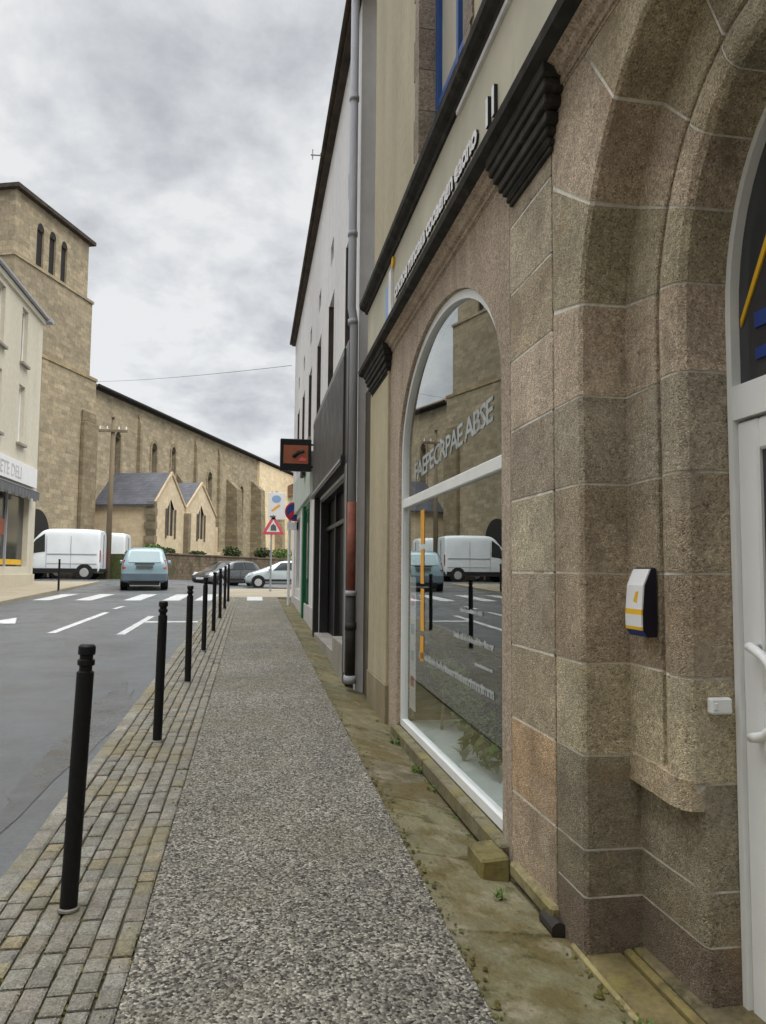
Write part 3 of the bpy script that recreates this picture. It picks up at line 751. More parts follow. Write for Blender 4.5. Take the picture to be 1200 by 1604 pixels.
stroke((2.41, 2.395), (2.24, 2.66), .022, 0)
lo.box(1.688, 1.6945, 2.05, 2.335, 2.345, 2.40, mi=1); lo.box(1.688, 1.6945, 2.05, 2.335, 2.235, 2.275, mi=1); lo.box(1.688, 1.6945, 2.05, 2.12, 2.275, 2.345, mi=1)
lo.build('fanlight_logo', ['yellow', 'sign_blue'], D)
hd = MB(); pts = []
for k in range(13):
    a = PI * k / 12; pts.append((1.63, 2.335 - .15 * math.sin(a), 1.11 + .145 * math.cos(a)))
pts = [(1.67, 2.335, 1.255), (1.635, 2.335, 1.258)] + pts[1:-1] + [(1.635, 2.335, .962), (1.67, 2.335, .965)]
hd.tube(pts, .016, 12); hd.build('handle', 'white_pvc', D, smooth=True)
# step, threshold and drain ledge belong to the building
sp_ = MB(); sp_.box(1.30, 1.452, YC - AI - .5, 2.955, -.12, .028, (.95, .85, .62)); sp_.box(1.275, 1.298, YC - AI - .5, 3.0, -.12, .036, (1.7, 1.6, 1.3)); sp_.box(1.454, 1.492, YC - AI - .5, 2.90, -.12, .045, (1.1, .98, .65)); sp_.box(1.494, 1.80, YC - AI - .5, 2.90, -.12, .05, (.9, .82, .75)); sp_.build('door_step', 'moss_stone', B1, bevel=.01)
lg_ = MB(); lg_.box(1.262, 1.31, 3.16, 3.69, .03, .10, (1.35, 1.3, 1.15)); lg_.build('plinth_ledge', 'moss_stone', B1, bevel=.012)
pp = MB(); pp.tube([(1.275, 3.24, .03), (1.275, 3.10, .028)], .036, 12); pp.build('drain_spout', 'cast_iron', B1)
bk = MB(); bk.hexa([(1.115, 3.68, -.06), (1.27, 3.68, -.06), (1.27, 3.95, -.06), (1.115, 3.95, -.06), (1.12, 3.685, .108), (1.27, 3.69, .115), (1.27, 3.95, .115), (1.125, 3.945, .108)], (1.05, 1.0, .7))
bkm = bk.build('moss_block', 'moss_stone', None, bevel=.012)
tag(bkm, 'squat mossy stone block on the pavement at the near end of the window sill', 'stone block')

# ---- things on the stone building
bx = thing('letter_box', 'small white, yellow and blue box with dark sides fixed to the doorway stone', 'wall box', (1.49, 2.80, 1.38))
mm = MB()
sec = [(1.4920, 1.52), (1.4654, 1.522), (1.4366, 1.4546), (1.4258, 1.33), (1.4294, 1.285), (1.4474, 1.262), (1.4920, 1.262)]
mm.prism(sec, lambda x, z, d: (x, d, z), 2.66, 2.785); mm.build('case', 'box_black', bx, bevel=.006)
mm = MB(); w0, w1 = 2.659, 2.782
def face(z0, x0, z1, x1, mi): mm.hexa([(x0 - .004, w0, z0), (x0 - .004, w1, z0), (x0 + .002, w1, z0), (x0 + .002, w0, z0), (x1 - .004, w0, z1), (x1 - .004, w1, z1), (x1 + .002, w1, z1), (x1 + .002, w0, z1)], mi=mi)
face(1.365, 1.4292, 1.4546, 1.4366, 0); face(1.4546, 1.4366, 1.516, 1.4636, 0); face(1.345, 1.4273, 1.365, 1.4292, 1); face(1.30, 1.4281, 1.345, 1.4273, 0); face(1.288, 1.4290, 1.30, 1.4281, 1); face(1.266, 1.4445, 1.288, 1.4290, 2)
mm.hexa([(1.4261, 2.70, 1.37), (1.4261, 2.74, 1.365), (1.4286, 2.74, 1.365), (1.4286, 2.70, 1.37), (1.4294, 2.69, 1.4330), (1.4294, 2.71, 1.4294), (1.4322, 2.71, 1.4294), (1.4322, 2.69, 1.4330)], mi=1)
mm.build('front_cover', ['sign_white', 'yellow', 'sign_blue'], bx)
bl = thing('door_bell', 'small white plastic bell push box fixed beside the white door frame', 'door bell', (1.6, 2.45, 1.02))
mm = MB(); mm.box(1.555, 1.635, 2.432, 2.462, 1.02, 1.075); mm.build('cover', 'white_pvc', bl, bevel=.006)
mm = MB(); mm.box(1.565, 1.58, 2.428, 2.433, 1.035, 1.06); mm.build('button', 'sign_white', bl, bevel=.002)

# ---- potted plants behind the glass
def leaf_cloud(mb, c, r, n, size, tn=.35, seed=0, flat=False):
    rn = random.Random(seed)
    for _ in range(n):
        while True:
            p = Vector((rn.uniform(-1, 1), rn.uniform(-1, 1), rn.uniform(-1, 1)))
            if p.length < 1: break
        p = Vector((p.x * r[0], p.y * r[1], p.z * r[2])) + Vector(c)
        a = Vector((rn.uniform(-1, 1), rn.uniform(-1, 1), rn.uniform(-.3, 1))).normalized(); b = a.cross(Vector((rn.uniform(-1, 1), rn.uniform(-1, 1), rn.uniform(-1, 1)))).normalized()
        s = size * rn.uniform(.6, 1.4); k = 1 + rn.uniform(-tn, tn)
        mb.add([p - a * s, p + b * s * .38, p + a * s, p - b * s * .38], [(0, 1, 2, 3)], (k * rn.uniform(.85, 1.25), k, k * .9))
def blades(mb, c, n, h, spread, w, seed=0):
    rn = random.Random(seed)
    for _ in range(n):
        a = rn.uniform(0, 2 * PI); L = h * rn.uniform(.5, 1.1); d = Vector((math.cos(a), math.sin(a), 0)); side = Vector((-d.y, d.x, 0)) * w * rn.uniform(.6, 1.3)
        k = rn.uniform(.7, 1.5); prev = None; sp = spread * rn.uniform(.3, 1.2)
        for j in range(5):
            t = j / 4; p = Vector(c) + d * (sp * t * t + .01) + Vector((0, 0, L * (t - .35 * t * t)))
            ww = side * (1 - t) ** .7 * (1 if j else .6)
            cur = (p - ww, p + ww)
            if prev: mb.quad(prev[0], prev[1], cur[1], cur[0], (k, k, k * .8))
            prev = cur
pt = thing('potted_plant', 'bushy dark green plant in a pale cyan pot on the display shelf', 'potted plant', (1.62, 4.40, SILL + .035))
mm = MB(); mm.lathe([(.055, SILL + .036), (.075, SILL + .15), (.078, SILL + .16), (.066, SILL + .16), (.062, SILL + .14)], 20, 1.62, 4.40); mm.build('pot', 'pot_cyan', pt, smooth=False)
mm = MB(); mm.lathe([(.0625, SILL + .130), (.0, SILL + .142)], 14, 1.62, 4.40); mm.build('soil', 'soil', pt)
mm = MB(); leaf_cloud(mm, (1.62, 4.42, .60), (.2, .24, .26), 420, .045, seed=3); blades(mm, (1.62, 4.40, SILL + .14), 24, .5, .2, .008, 4); mm.build('foliage', 'leaf_dark', pt, recalc=False)
pt = thing('trailing_plant', 'long leafy trailing plant lying along the back of the display shelf', 'plant', (1.6, 5.8, SILL + .035))
mm = MB()
for k in range(7): leaf_cloud(mm, (1.58 + .03 * math.sin(k), 6.35 - .24 * k, .72 - .06 * k), (.13, .16, .15), 110, .045, seed=20 + k)
mm.build('foliage', 'leaf', pt, recalc=False)
mm = MB(); mm.tube([(1.6, 6.4, SILL + .04), (1.6, 6.3, .6), (1.6, 5.6, .55), (1.6, 4.9, .32)], .012, 6); mm.build('stem', 'wood_pole', pt)
pt = thing('succulent_plant', 'small pale spiky succulent on the display shelf left of the pot', 'plant', (1.5, 5.35, SILL + .035))
mm = MB(); blades(mm, (1.5, 5.35, SILL + .036), 40, .2, .12, .012, 9); mm.build('foliage', 'pale_green', pt, recalc=False)
ps = thing('display_panel', 'grey display board standing inside behind the window glass', 'display board', (2.0, 4.7, .02))
mm = MB(); mm.box(2.02, 2.05, 4.55, 5.15, .05, 1.0); mm.build('board', 'grey_panel', ps, bevel=.004)
mm = MB(); mm.box(1.9, 2.2, 4.57, 4.62, .02, .05); mm.box(1.9, 2.2, 5.08, 5.13, .02, .05); mm.build('foot', 'grey_panel', ps)
ps = tag((lambda mm: mm.box(1.345 + .05, 1.40, 6.52, 6.76, .30, 1.45).build('poster', ['sign_white'], None))(MB()), 'white poster with faint coloured marks hung inside the far edge of the shop window', 'poster')
for k, (z, c) in enumerate([(1.2, 'sign_pink'), (.95, 'light_blue'), (.72, 'pot_cyan'), (.5, 'sign_red')]):
    mm = MB(); mm.box(1.3935, 1.3945, 6.57, 6.70, z, z + .09); mm.build('poster_print', c, ps)

# ------------------------------------------------------------------ weeds
def weed(x, y, n, h, lab, seed, mt='leaf', name='weed'):
    o = MB(); blades(o, (x, y, gz(y) - drop(y) * (x - .8) / .5 - .01), n, h, h * .9, .006, seed); leaf_cloud(o, (x, y, gz(y) - drop(y) * (x - .8) / .5 + h * .35), (h * .6, h * .7, h * .35), n * 2, h * .2, seed=seed + 5)
    ob = o.build(name, mt, None, recalc=False); tag(ob, lab, 'weed', 'weeds along the wall foot'); return ob
wl = ['dark green weed in the gutter under the middle of the window sill', 'low green weed at the far end of the window sill', 'yellow green weed tuft nearest along the window sill gutter', 'bright green weed tuft beside the mossy stone block', 'small bright weed tuft at the door step edge', 'tiny weed in the mossy strip before the rendered pilaster']
for k, (x, y, n, h) in enumerate([(1.215, 5.6, 16, .085), (1.21, 6.45, 16, .08), (1.225, 5.15, 10, .06), (1.14, 3.46, 10, .07), (1.275, 2.42, 10, .05), (1.19, 7.3, 9, .04)]): weed(x, y, n, h, wl[k], 11 + k)
for k, (x, y) in enumerate([(1.225, 5.35), (1.23, 5.95), (1.22, 6.2), (1.235, 4.6), (1.2, 6.75), (1.23, 4.3)]):
    o = weed(x, y, 6, .035, 'tiny green sprout in the gap below the shop window sill', 40 + k, name='weed_sprout'); o['group'] = 'tiny sprouts below the window sill'
# ------------------------------------------------------------------ downpipe between the buildings
dpp = thing('downpipe', 'tall grey rain pipe with a rusty red lower length beside the black shopfront', 'drainpipe', (1.13, 8.86, gz(8.86)))
mm = MB(); mm.tube([(1.13, 8.86, 2.28), (1.13, 8.86, 4.45), (1.10, 8.86, 4.62), (1.10, 8.86, 9.6)], .05, 14)
for z in (4.42, 5.5, 7.2): mm.tube([(1.115 if z < 4.5 else 1.10, 8.86, z), (1.115 if z < 4.5 else 1.10, 8.86, z + .06)], .06, 14)
mm.build('upper_pipe', 'zinc', dpp, smooth=True)
mm = MB(); mm.tube([(1.13, 8.86, 1.22), (1.13, 8.86, 2.30)], .054, 14); mm.build('rusty_pipe', 'rust_pipe', dpp, smooth=True)
mm = MB(); mm.tube([(1.13, 8.86, .22), (1.13, 8.86, 1.23)], .058, 14); mm.tube([(1.13, 8.86, .82), (1.13, 8.86, .9)], .068, 14); mm.build('iron_pipe', 'cast_iron', dpp, smooth=True)
mm = MB(); mm.tube([(1.13, 8.86, 1.21), (1.13, 8.86, 1.27)], .066, 14); mm.tube([(1.13, 8.86, .21), (1.13, 8.86, .30)], .075, 14); mm.build('collar', 'zinc', dpp, smooth=True)

# ------------------------------------------------------------------ white building with the black shopfront
BX = 1.2
B2 = thing('white_building', 'long white rendered building with dark eaves, a black shopfront and a green doorway', 'building', (BX, 16, 0))
wy = [9.95, 12.4, 14.75, 17.1, 19.4, 21.6]
holes = [(y - .42, y + .42, 4.42, 6.0) for y in wy] + [(y - .25, y + .25, 6.62, 6.98) for y in wy]
holes += [(9.45, 14.0, .32, 2.78), (16.6, 18.7, .42, 2.95), (20.0, 21.6, 1.0, 2.9)]
mm = MB(); wall_grid(mm, lambda u, v, d: (BX + d, u, v), 8.95, 24.0, -.1, 8.85, holes, .30)
mm.quad((BX, 24, -.1), (9, 24, -.1), (9, 24, 8.85), (BX, 24, 8.85)); mm.quad((BX, 8.95, -.1), (9, 8.95, -.1), (9, 8.95, 8.85), (BX, 8.95, 8.85)); mm.quad((9, 8.95, 0), (9, 24, 0), (9, 24, 8.85), (9, 8.95, 8.85))
mm.build('wall', 'white_render', B2, recalc=False)
mm = MB(); mm.prism([(1.08, 8.68), (1.08, 8.76), (5, 10.8), (9.2, 9.0), (9.2, 8.9), (5, 10.68), (1.25, 8.78)], lambda x, z, d: (x, d, z), 8.75, 24.15); mm.build('roof', 'tile', B2)
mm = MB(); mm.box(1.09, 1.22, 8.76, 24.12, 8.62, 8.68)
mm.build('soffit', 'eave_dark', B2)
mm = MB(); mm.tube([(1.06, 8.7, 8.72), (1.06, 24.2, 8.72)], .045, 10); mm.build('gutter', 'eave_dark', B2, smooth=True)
first = None
for y in wy:
    if first is None:
        w_ = MB(); w_.box(BX + .14, BX + .19, -.42 + y, -.36 + y, 4.42, 6.0); w_.box(BX + .14, BX + .19, .36 + y, .42 + y, 4.42, 6.0); w_.box(BX + .14, BX + .19, y - .03, y + .03, 4.42, 6.0); w_.box(BX + .142, BX + .188, y - .36, y + .36, 5.93, 6.0); w_.box(BX + .142, BX + .188, y - .36, y + .36, 4.42, 4.5)
        first = w_.build('window', 'white_pvc', B2)
        p_ = MB(); p_.quad((BX + .165, y - .4, 4.42), (BX + .165, y + .4, 4.42), (BX + .165, y + .4, 6.0), (BX + .165, y - .4, 6.0)); p_.build('pane', 'window_dark', first, recalc=False)
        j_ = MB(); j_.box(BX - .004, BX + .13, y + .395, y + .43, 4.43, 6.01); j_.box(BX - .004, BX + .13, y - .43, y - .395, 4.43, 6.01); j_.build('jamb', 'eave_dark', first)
        s_ = MB(); s_.box(BX - .06, BX + .02, y - .48, y + .48, 4.34, 4.418); s_.build('window_ledge', 'grey_stone', first)
    else:
        c = copy_tree(first); c.location = first.location + Vector((0, y - wy[0], 0))
first = None
for y in wy:
    if first is None:
        w_ = MB(); w_.box(BX + .10, BX + .14, y - .25, y + .25, 6.62, 6.98); first = w_.build('attic_vent', 'window_dark', B2)
    else:
        c = copy_tree(first); c.location = first.location + Vector((0, y - wy[0], 0))
# black shopfront
mm = MB()
mm.box(1.10, 1.20, 9.10, 9.42, -.02, 4.28); mm.box(1.10, 1.20, 14.02, 14.22, .2, 2.82); mm.box(1.21, 1.36, 13.93, 13.995, .33, 2.775); mm.box(1.21, 1.36, 9.46, 9.52, .33, 2.775); mm.box(1.21, 1.36, 9.53, 13.92, 2.72, 2.775); mm.box(1.05, 1.20, 9.42, 14.3, 2.82, 2.94); mm.box(1.08, 1.20, 9.42, 14.3, 4.20, 4.30)
for y in (10.6, 12.3): mm.box(1.30, 1.36, y, y + .07, .3, 2.8)
mm.box(1.30, 1.36, 9.42, 14.02, 2.2, 2.27)
SF = mm.build('shopfront', 'shop_black', B2, bevel=.006)
mm = MB(); mm.box(1.075, 1.19, 9.43, 14.28, 2.95, 4.19); mm.build('fascia', 'shop_fascia', SF, bevel=.005)
mm = MB(); mm.box(1.04, 1.052, 9.43, 14.3, 2.86, 2.89); mm.box(1.095, 1.102, 9.16, 9.22, .3, 2.8); mm.build('trim', 'zinc', SF)
mm = MB(); mm.quad((1.37, 9.45, .3), (1.37, 14.0, .3), (1.37, 14.0, 2.78), (1.37, 9.45, 2.78)); mm.build('shop_pane', 'dark_pane', SF, recalc=False)
mm = MB(); mm.box(1.12, 1.5, 9.42, 14.02, -.02, .38); mm.box(1.10, 1.25, 9.42, 10.6, .1, .6); mm.build('shop_step', 'grey_stone', SF, bevel=.008)
mm = MB(); mm.box(1.25, 1.29, 9.60, 9.95, .42, 2.7); mm.build('entry_door', 'shop_black', SF)
# green doorway and next fascia
mm = MB(); mm.box(1.13, 1.22, 17.75, 18.1, .40, 2.98); mm.box(1.19, 1.22, 16.6, 16.75, .45, 3.0); mm.box(1.185, 1.22, 16.75, 17.75, 2.85, 3.0); mm.box(1.26, 1.30, 16.76, 18.6, .4, 2.85)
GD = mm.build('green_doorway', 'green_paint', B2, bevel=.006)
mm = MB(); mm.box(1.245, 1.258, 17.1, 18.2, 1.3, 2.6); mm.build('pane', 'window_dark', GD)
mm = MB(); mm.box(1.12, 1.2, 15.6, 22.2, 3.05, 3.95); mm.build('pale_fascia', 'pale_green', B2, bevel=.008)
mm = MB(); mm.box(1.03, 1.10, 16.9, 17.5, 3.6, 3.85); mm.build('wall_lamp', 'trim_black', B2)
mm = MB(); mm.box(1.30, 1.34, 20.0, 21.6, 1.0, 2.9); mm.build('side_window', 'window_dark', B2)
mm = MB(); mm.box(1.172, 1.2, 14.3, 23.3, -.02, .75, (.75, .74, .73)); mm.box(1.175, 1.2, 14.24, 15.6, .75, 4.3, (1.06, 1.06, 1.03)); mm.box(1.165, 1.2, 19.0, 19.3, .75, 3.05, (1.1, 1.1, 1.1)); mm.box(1.165, 1.2, 22.3, 23.28, .75, 4.0, (1.1, 1.1, 1.1)); mm.build('plinth', 'white_render', B2, bevel=.005)
# projecting sign
sg = thing('projecting_sign', 'square black sign box with a rust coloured panel hanging over the pavement', 'shop sign', (1.2, 15.5, 3.8))
mm = MB(); mm.box(.50, 1.125, 15.42, 15.58, 3.50, 4.15); mm.build('sign_box', 'black_metal', sg, bevel=.012)
mm = MB(); mm.box(.565, 1.06, 15.412, 15.42, 3.645, 4.02); mm.build('sign_face', 'sign_rust', sg)
mm = MB()
mm.hexa([(.74, 15.405, 3.78), (.80, 15.405, 3.75), (.80, 15.412, 3.75), (.74, 15.412, 3.78), (.84, 15.405, 3.90), (.98, 15.405, 3.93), (.98, 15.412, 3.93), (.84, 15.412, 3.90)])
mm.tube([(.75, 15.408, 3.79), (.80, 15.408, 3.83), (.88, 15.408, 3.87), (.98, 15.408, 3.90)], .028, 8)
mm.build('sign_emblem', 'black_metal', sg)
mm = MB(); mm.hexa([(.86, 15.404, 3.70), (1.0, 15.404, 3.70), (1.0, 15.412, 3.70), (.86, 15.412, 3.70), (.92, 15.404, 3.78), (1.03, 15.404, 3.74), (1.03, 15.412, 3.74), (.92, 15.412, 3.78)]); mm.build('sign_print', 'sign_pink', sg)
mm = MB(); mm.tube([(1.12, 15.5, 4.05), (1.21, 15.5, 4.05)], .02, 8); mm.tube([(1.12, 15.5, 3.6), (1.21, 15.5, 3.6)], .02, 8); mm.build('bracket', 'black_metal', sg)
# bracket at the eave
bk = thing('eave_bracket', 'thin horizontal metal rod with a short fork sticking out from the dark eave', 'cable bracket', (.9, 13.2, 8.5))
mm = MB(); mm.tube([(1.06, 13.0, 8.7), (1.03, 13.0, 8.84)], .014, 6); mm.tube([(1.04, 13.0, 8.80), (.86, 13.05, 8.82)], .014, 6); mm.tube([(.89, 13.05, 8.74), (.89, 13.05, 8.92)], .012, 6); mm.build('rod', 'zinc', bk)

# ------------------------------------------------------------------ bollards
def bollard_mesh():
    h = 1.09; r = .0355
    b = MB(); b.lathe([(r, -.02), (r, h - .115), (r - .009, h - .11), (r - .009, h - .09), (r, h - .085), (r, h - .065), (r - .008, h - .06), (r - .008, h - .045), (r, h - .04), (r, h - .008), (r - .008, h)], 20)
    return b
bolls = [(-.724, 3.467), (-.705, 6.30), (-.695, 9.0), (-.69, 11.75), (-.685, 14.5), (-.68, 17.2), (-.68, 20.0), (-.68, 22.8)]
blab = ['black steel bollard leaning slightly, nearest to the bottom of the photo', 'second black bollard along the sett band, just beyond the leaning one', 'third black bollard along the sett band', 'fourth black bollard, in line with the T shaped road marking', 'fifth black bollard along the kerb', 'sixth black bollard along the kerb', 'seventh black bollard, last but one before the crossing', 'farthest black bollard of the row, beside the zebra crossing']
b0 = thing('bollard', blab[0], 'bollard', (0, 0, 0), group='black bollards along the kerb')
post = bollard_mesh().build('post', 'black_metal', b0, local=True, smooth=False)
cb = MB(); cb.lathe([(.043, .0), (.043, .010), (.038, .014), (.0355, .014)], 20); cb.build('base_ring', 'bollard_scuff', b0, local=True)
for i, (x, y) in enumerate(bolls):
    o = b0 if i == 0 else copy_tree(b0)
    o.location = (x, y, gz(y)); o['label'] = blab[i]
    o.rotation_euler = (0, rad(1.9) if i == 0 else rad(random.uniform(-1.0, 1.0)), random.uniform(0, 3))
    if i == 0: o.rotation_euler = (0, rad(1.9), 0)
o = copy_tree(b0); o.location = (-6.6, 28.1, gz(28.1) + .02); o.rotation_euler = (0, 0, 0); o['label'] = 'lone black bollard on the far pavement in front of the white van'; o['group'] = 'bollard on the far pavement'

# ------------------------------------------------------------------ left building
LX = -8.9
B3 = thing('cream_shop_house', 'cream rendered three storey house with a grey awned shop at the left edge', 'building', (LX, 29, 0))
lw = []
for y in (31.0, 28.2, 25.4, 22.6):
    lw += [(y - .38, y + .38, 9.35, 11.5), (y - .38, y + .38, 6.25, 8.5)]
shop = (23.0, 32.6, 1.55, 4.3)
mm = MB(); wall_grid(mm, lambda u, v, d: (LX - d, u, v), 20, 33.5, .3, 12.0, lw + [shop], .25)
mm.quad((LX, 33.5, .3), (-19, 33.5, .3), (-19, 33.5, 12), (LX, 33.5, 12)); mm.quad((LX, 20, .3), (-19, 20, .3), (-19, 20, 12), (LX, 20, 12)); mm.quad((-19, 20, .3), (-19, 33.5, .3), (-19, 33.5, 12), (-19, 20, 12))
mm.build('wall', 'left_render', B3, recalc=False)
mm = MB(); mm.prism([(LX + .14, 11.95), (LX + .14, 12.05), (-14, 14.3), (-19.3, 12.2), (-19.3, 11.95)], lambda x, z, d: (x, d, z), 19.8, 33.75); R3 = mm.build('roof', 'slate', B3)
mm = MB(); mm.box(LX - .02, LX + .09, 19.9, 33.6, 11.7, 11.93); mm.build('cornice', 'left_render', R3, bevel=.02)
mm = MB(); mm.tube([(LX + .16, 19.8, 11.98), (LX + .16, 33.75, 11.98)], .07, 10); mm.build('gutter', 'zinc', R3)
mm = MB(); mm.box(LX - .3, LX + .32, 33.5, 33.95, 11.85, 12.0); mm.build('eave_return', 'zinc', R3)
mm = MB(); mm.box(-11.4, -10.7, 30.2, 30.9, 12.8, 14.4); mm.box(-11.5, -10.6, 30.1, 31.0, 14.4, 14.52); mm.build('chimney', 'church_stone', R3)
first = None
for k, h in enumerate(lw):
    yc, z0, z1 = (h[0] + h[1]) / 2, h[2], h[3]
    w_ = MB(); w_.box(LX - .2, LX - .15, h[0], h[0] + .06, z0, z1); w_.box(LX - .2, LX - .15, h[1] - .06, h[1], z0, z1); w_.box(LX - .2, LX - .15, yc - .03, yc + .03, z0, z1); w_.box(LX - .202, LX - .148, h[0], h[1], z0, z0 + .06); w_.box(LX - .202, LX - .148, h[0], h[1], z1 - .06, z1)
    o = w_.build('window', 'white_pvc', B3)
    p_ = MB(); p_.quad((LX - .18, h[0], z0), (LX - .18, h[1], z0), (LX - .18, h[1], z1), (LX - .18, h[0], z1)); p_.build('pane', 'shutter_pale' if k % 2 else 'window_dark', o, recalc=False)
    s_ = MB(); s_.box(LX - .03, LX + .14, h[0] - .1, h[1] + .1, z0 - .1, z0 - .005); s_.build('window_ledge', 'grey_stone', o)
mm = MB(); mm.box(LX, LX + .14, 22.6, 33.05, 4.72, 5.5); F3 = mm.build('shop_fascia', 'sign_white', B3, bevel=.01)
mm = MB(); text_mesh(mm, "IETE DELI", .66, lambda u, v, d: (LX + .141 + d, 28.2 + u, 4.87 + v), .012); mm.build('fascia_lettering', 'shutter_pale', F3)
mm = MB()
for k in range(24):
    a = 23.0 + 9.7 * k / 24; b = 23.0 + 9.7 * (k + 1) / 24
    mm.hexa([(LX + .02, a, 4.62), (LX + .02, b, 4.62), (LX + .34, b, 4.46), (LX + .34, a, 4.46), (LX + .02, a, 4.68), (LX + .02, b, 4.68), (LX + .36, b, 4.52), (LX + .36, a, 4.52)])
    mm.box(LX + .33, LX + .35, a + .01, b - .01, 4.12 + .09 * (k % 2), 4.48)
mm.build('awning', 'awning', F3)
mm = MB(); mm.quad((LX - .2, 23.0, 1.55), (LX - .2, 32.6, 1.55), (LX - .2, 32.6, 4.3), (LX - .2, 23.0, 4.3)); SW3 = mm.build('shop_window', 'window_dark', B3, recalc=False)
mm = MB()
for y in (25.3, 27.8, 30.3): mm.box(LX - .2, LX - .12, y - .04, y + .04, 1.55, 4.3)
mm.build('frame', 'zinc', SW3)
mm = MB(); mm.box(LX - .19, LX - .185, 28.5, 32.5, 1.62, 1.82); mm.build('window_band', 'yellow', SW3)
mm = MB(); mm.box(LX - .19, LX - .183, 29.0, 30.2, 2.7, 3.3); mm.build('window_poster', 'sign_rust', SW3)
mm = MB(); mm.box(LX, LX + .07, 20, 33.52, .3, 1.25, (.92, .9, .86)); mm.build('plinth', 'left_render', B3, bevel=.01)
# next house toward the camera, unseen, kept low to let light onto the facade
B4 = thing('unseen_low_house', 'plain unseen house next to the cream shop house, kept low to let light in', 'building', (-9.2, 8, 0))
lw = [(y - .5, y + .5, z0, z0 + 1.7) for y in (-2, 2, 6, 10, 14, 17.6) for z0 in (1.5,)]
mm = MB(); wall_grid(mm, lambda u, v, d: (-9.2 - d, u, v), -6, 19.9, -.2, 4.6, lw, .2); mm.quad((-9.2, -6, -.2), (-19, -6, -.2), (-19, -6, 4.6), (-9.2, -6, 4.6)); mm.quad((-9.2, 19.9, -.2), (-19, 19.9, -.2), (-19, 19.9, 4.6), (-9.2, 19.9, 4.6))
mm.build('wall', 'left_render', B4, recalc=False)
mm = MB(); mm.prism([(-8.9, 4.58), (-8.9, 4.7), (-14, 6.4), (-19.3, 4.7), (-19.3, 4.58)], lambda x, z, d: (x, d, z), -6.2, 19.95); mm.build('roof', 'slate', B4)
for h in lw:
    w_ = MB(); w_.box(-9.36, -9.33, h[0], h[1], h[2], h[3]); w_.build('window', 'window_dark', B4)

def shading_house(name, lab, x0, x1, y0, y1, h, face):  # unseen houses added behind the camera to keep light off the doorway reveals
    t = thing(name, lab, 'building', ((x0 + x1) / 2, (y0 + y1) / 2, gz(y0)))
    q = MB(); q.box(x0, x1, y0, y1, gz(y0) - .4, h); q.build('wall', 'left_render', t)
    q = MB(); xm = (x0 + x1) / 2; q.prism([(x0 - .3, h), (xm, h + 2.4), (x1 + .3, h)], lambda x, z, d: (x, d, z), y0, y1); q.build('roof', 'slate', t)
    for y in [y0 + 1.5 + 3 * k for k in range(int((y1 - y0 - 1) / 3))]:
        for z in (1.0, 4.2):
            q = MB(); X = x0 if face < 0 else x1; q.box(X - .03, X + .03, y, y + 1.1, z, z + 1.7); q.build('window', 'window_dark', t)
shading_house('unseen_shading_house', 'unseen terraced house added past the doorway end of the stone building to block light', 1.32, 9, -21.9, -2.56, 10.5, -1)
shading_house('unseen_shading_house', 'unseen terraced house added on the opposite side, behind the viewpoint, to block light', -19, -9.2, -26, -6.05, 13.0, 1)
shading_house('unseen_shading_house', 'unseen house added to close the lower end of the street and block light', -9.0, 1.2, -30, -22, 12.0, 1)
# ------------------------------------------------------------------ church
PX, PY = -9.89, 49.01
TH = rad(19.1)
CH = thing('stone_church', 'weathered golden stone church with a square bell tower, long nave and two gabled chapels', 'church', (PX, PY, 0), PI / 2 - TH)
def L(s, off, z): return (s, -off, z)          # along the nave, out towards the street, up
def cpart(mb, name, mats, parent=CH, **kw): return mb.build(name, mats, parent, local=True, **kw)
def cbox(mb, s0, s1, o0, o1, z0, z1, tn=(1, 1, 1), mi=0): mb.box(s0, s1, -o1, -o0, z0, z1, tn, mi)
# tower, three stages
t = MB()
def sfn(s, z, d): return (s, d, z)             # street face at off = 0, d into the wall
openings = [(-6.15, -5.50, 17.85, 20.1), (-5.0, -4.37, 17.9, 20.15), (-3.85, -3.25, 17.95, 20.1)]
wall_grid(t, lambda s, z, d: (s, .12 + d, z), -8.0, -1.0, 17.7, 21.35, openings, .7)
t.quad((-8.0, .12, 17.7), (-8.0, 8.4, 17.7), (-8.0, 8.4, 21.35), (-8.0, .12, 21.35)); t.quad((-1.0, .12, 12), (-1.0, 8.4, 12), (-1.0, 8.4, 21.35), (-1.0, .12, 21.35))
t.quad((-8, 8.4, 17.7), (-1.0, 8.4, 17.7), (-1.0, 8.4, 21.35), (-8, 8.4, 21.35))
TW = cpart(t, 'tower', 'church_stone', recalc=False)
t = MB(); cbox(t, -8.25, -.75, -8.6, .10, 13.0, 17.72, (.92, .92, .92)); cbox(t, -8.5, -.35, -8.6, .32, 1.0, 13.0, (.97, .97, .96)); t.build('tower_body', 'church_stone', TW, local=True)
t = MB(); cbox(t, -8.34, -.68, -8.7, .18, 17.66, 17.82); cbox(t, -8.55, -.30, -8.7, .38, 12.9, 13.08, (.9, .85, .7)); t.build('string_course', 'church_stone', TW, local=True)
t = MB(); a = [(-8.3, -.2, 21.33), (-.72, -.2, 21.33), (-.72, 8.7, 21.33), (-8.3, 8.7, 21.33)]
t.add(a + [(p[0], p[1], 21.55) for p in a] + [(-4.4, 4.2, 22.3)], [(0, 1, 5, 4), (1, 2, 6, 5), (2, 3, 7, 6), (3, 0, 4, 7), (4, 5, 8), (5, 6, 8), (6, 7, 8), (7, 4, 8), (3, 2, 1, 0)])
t.build('tower_roof', 'eave_dark', TW, local=True)
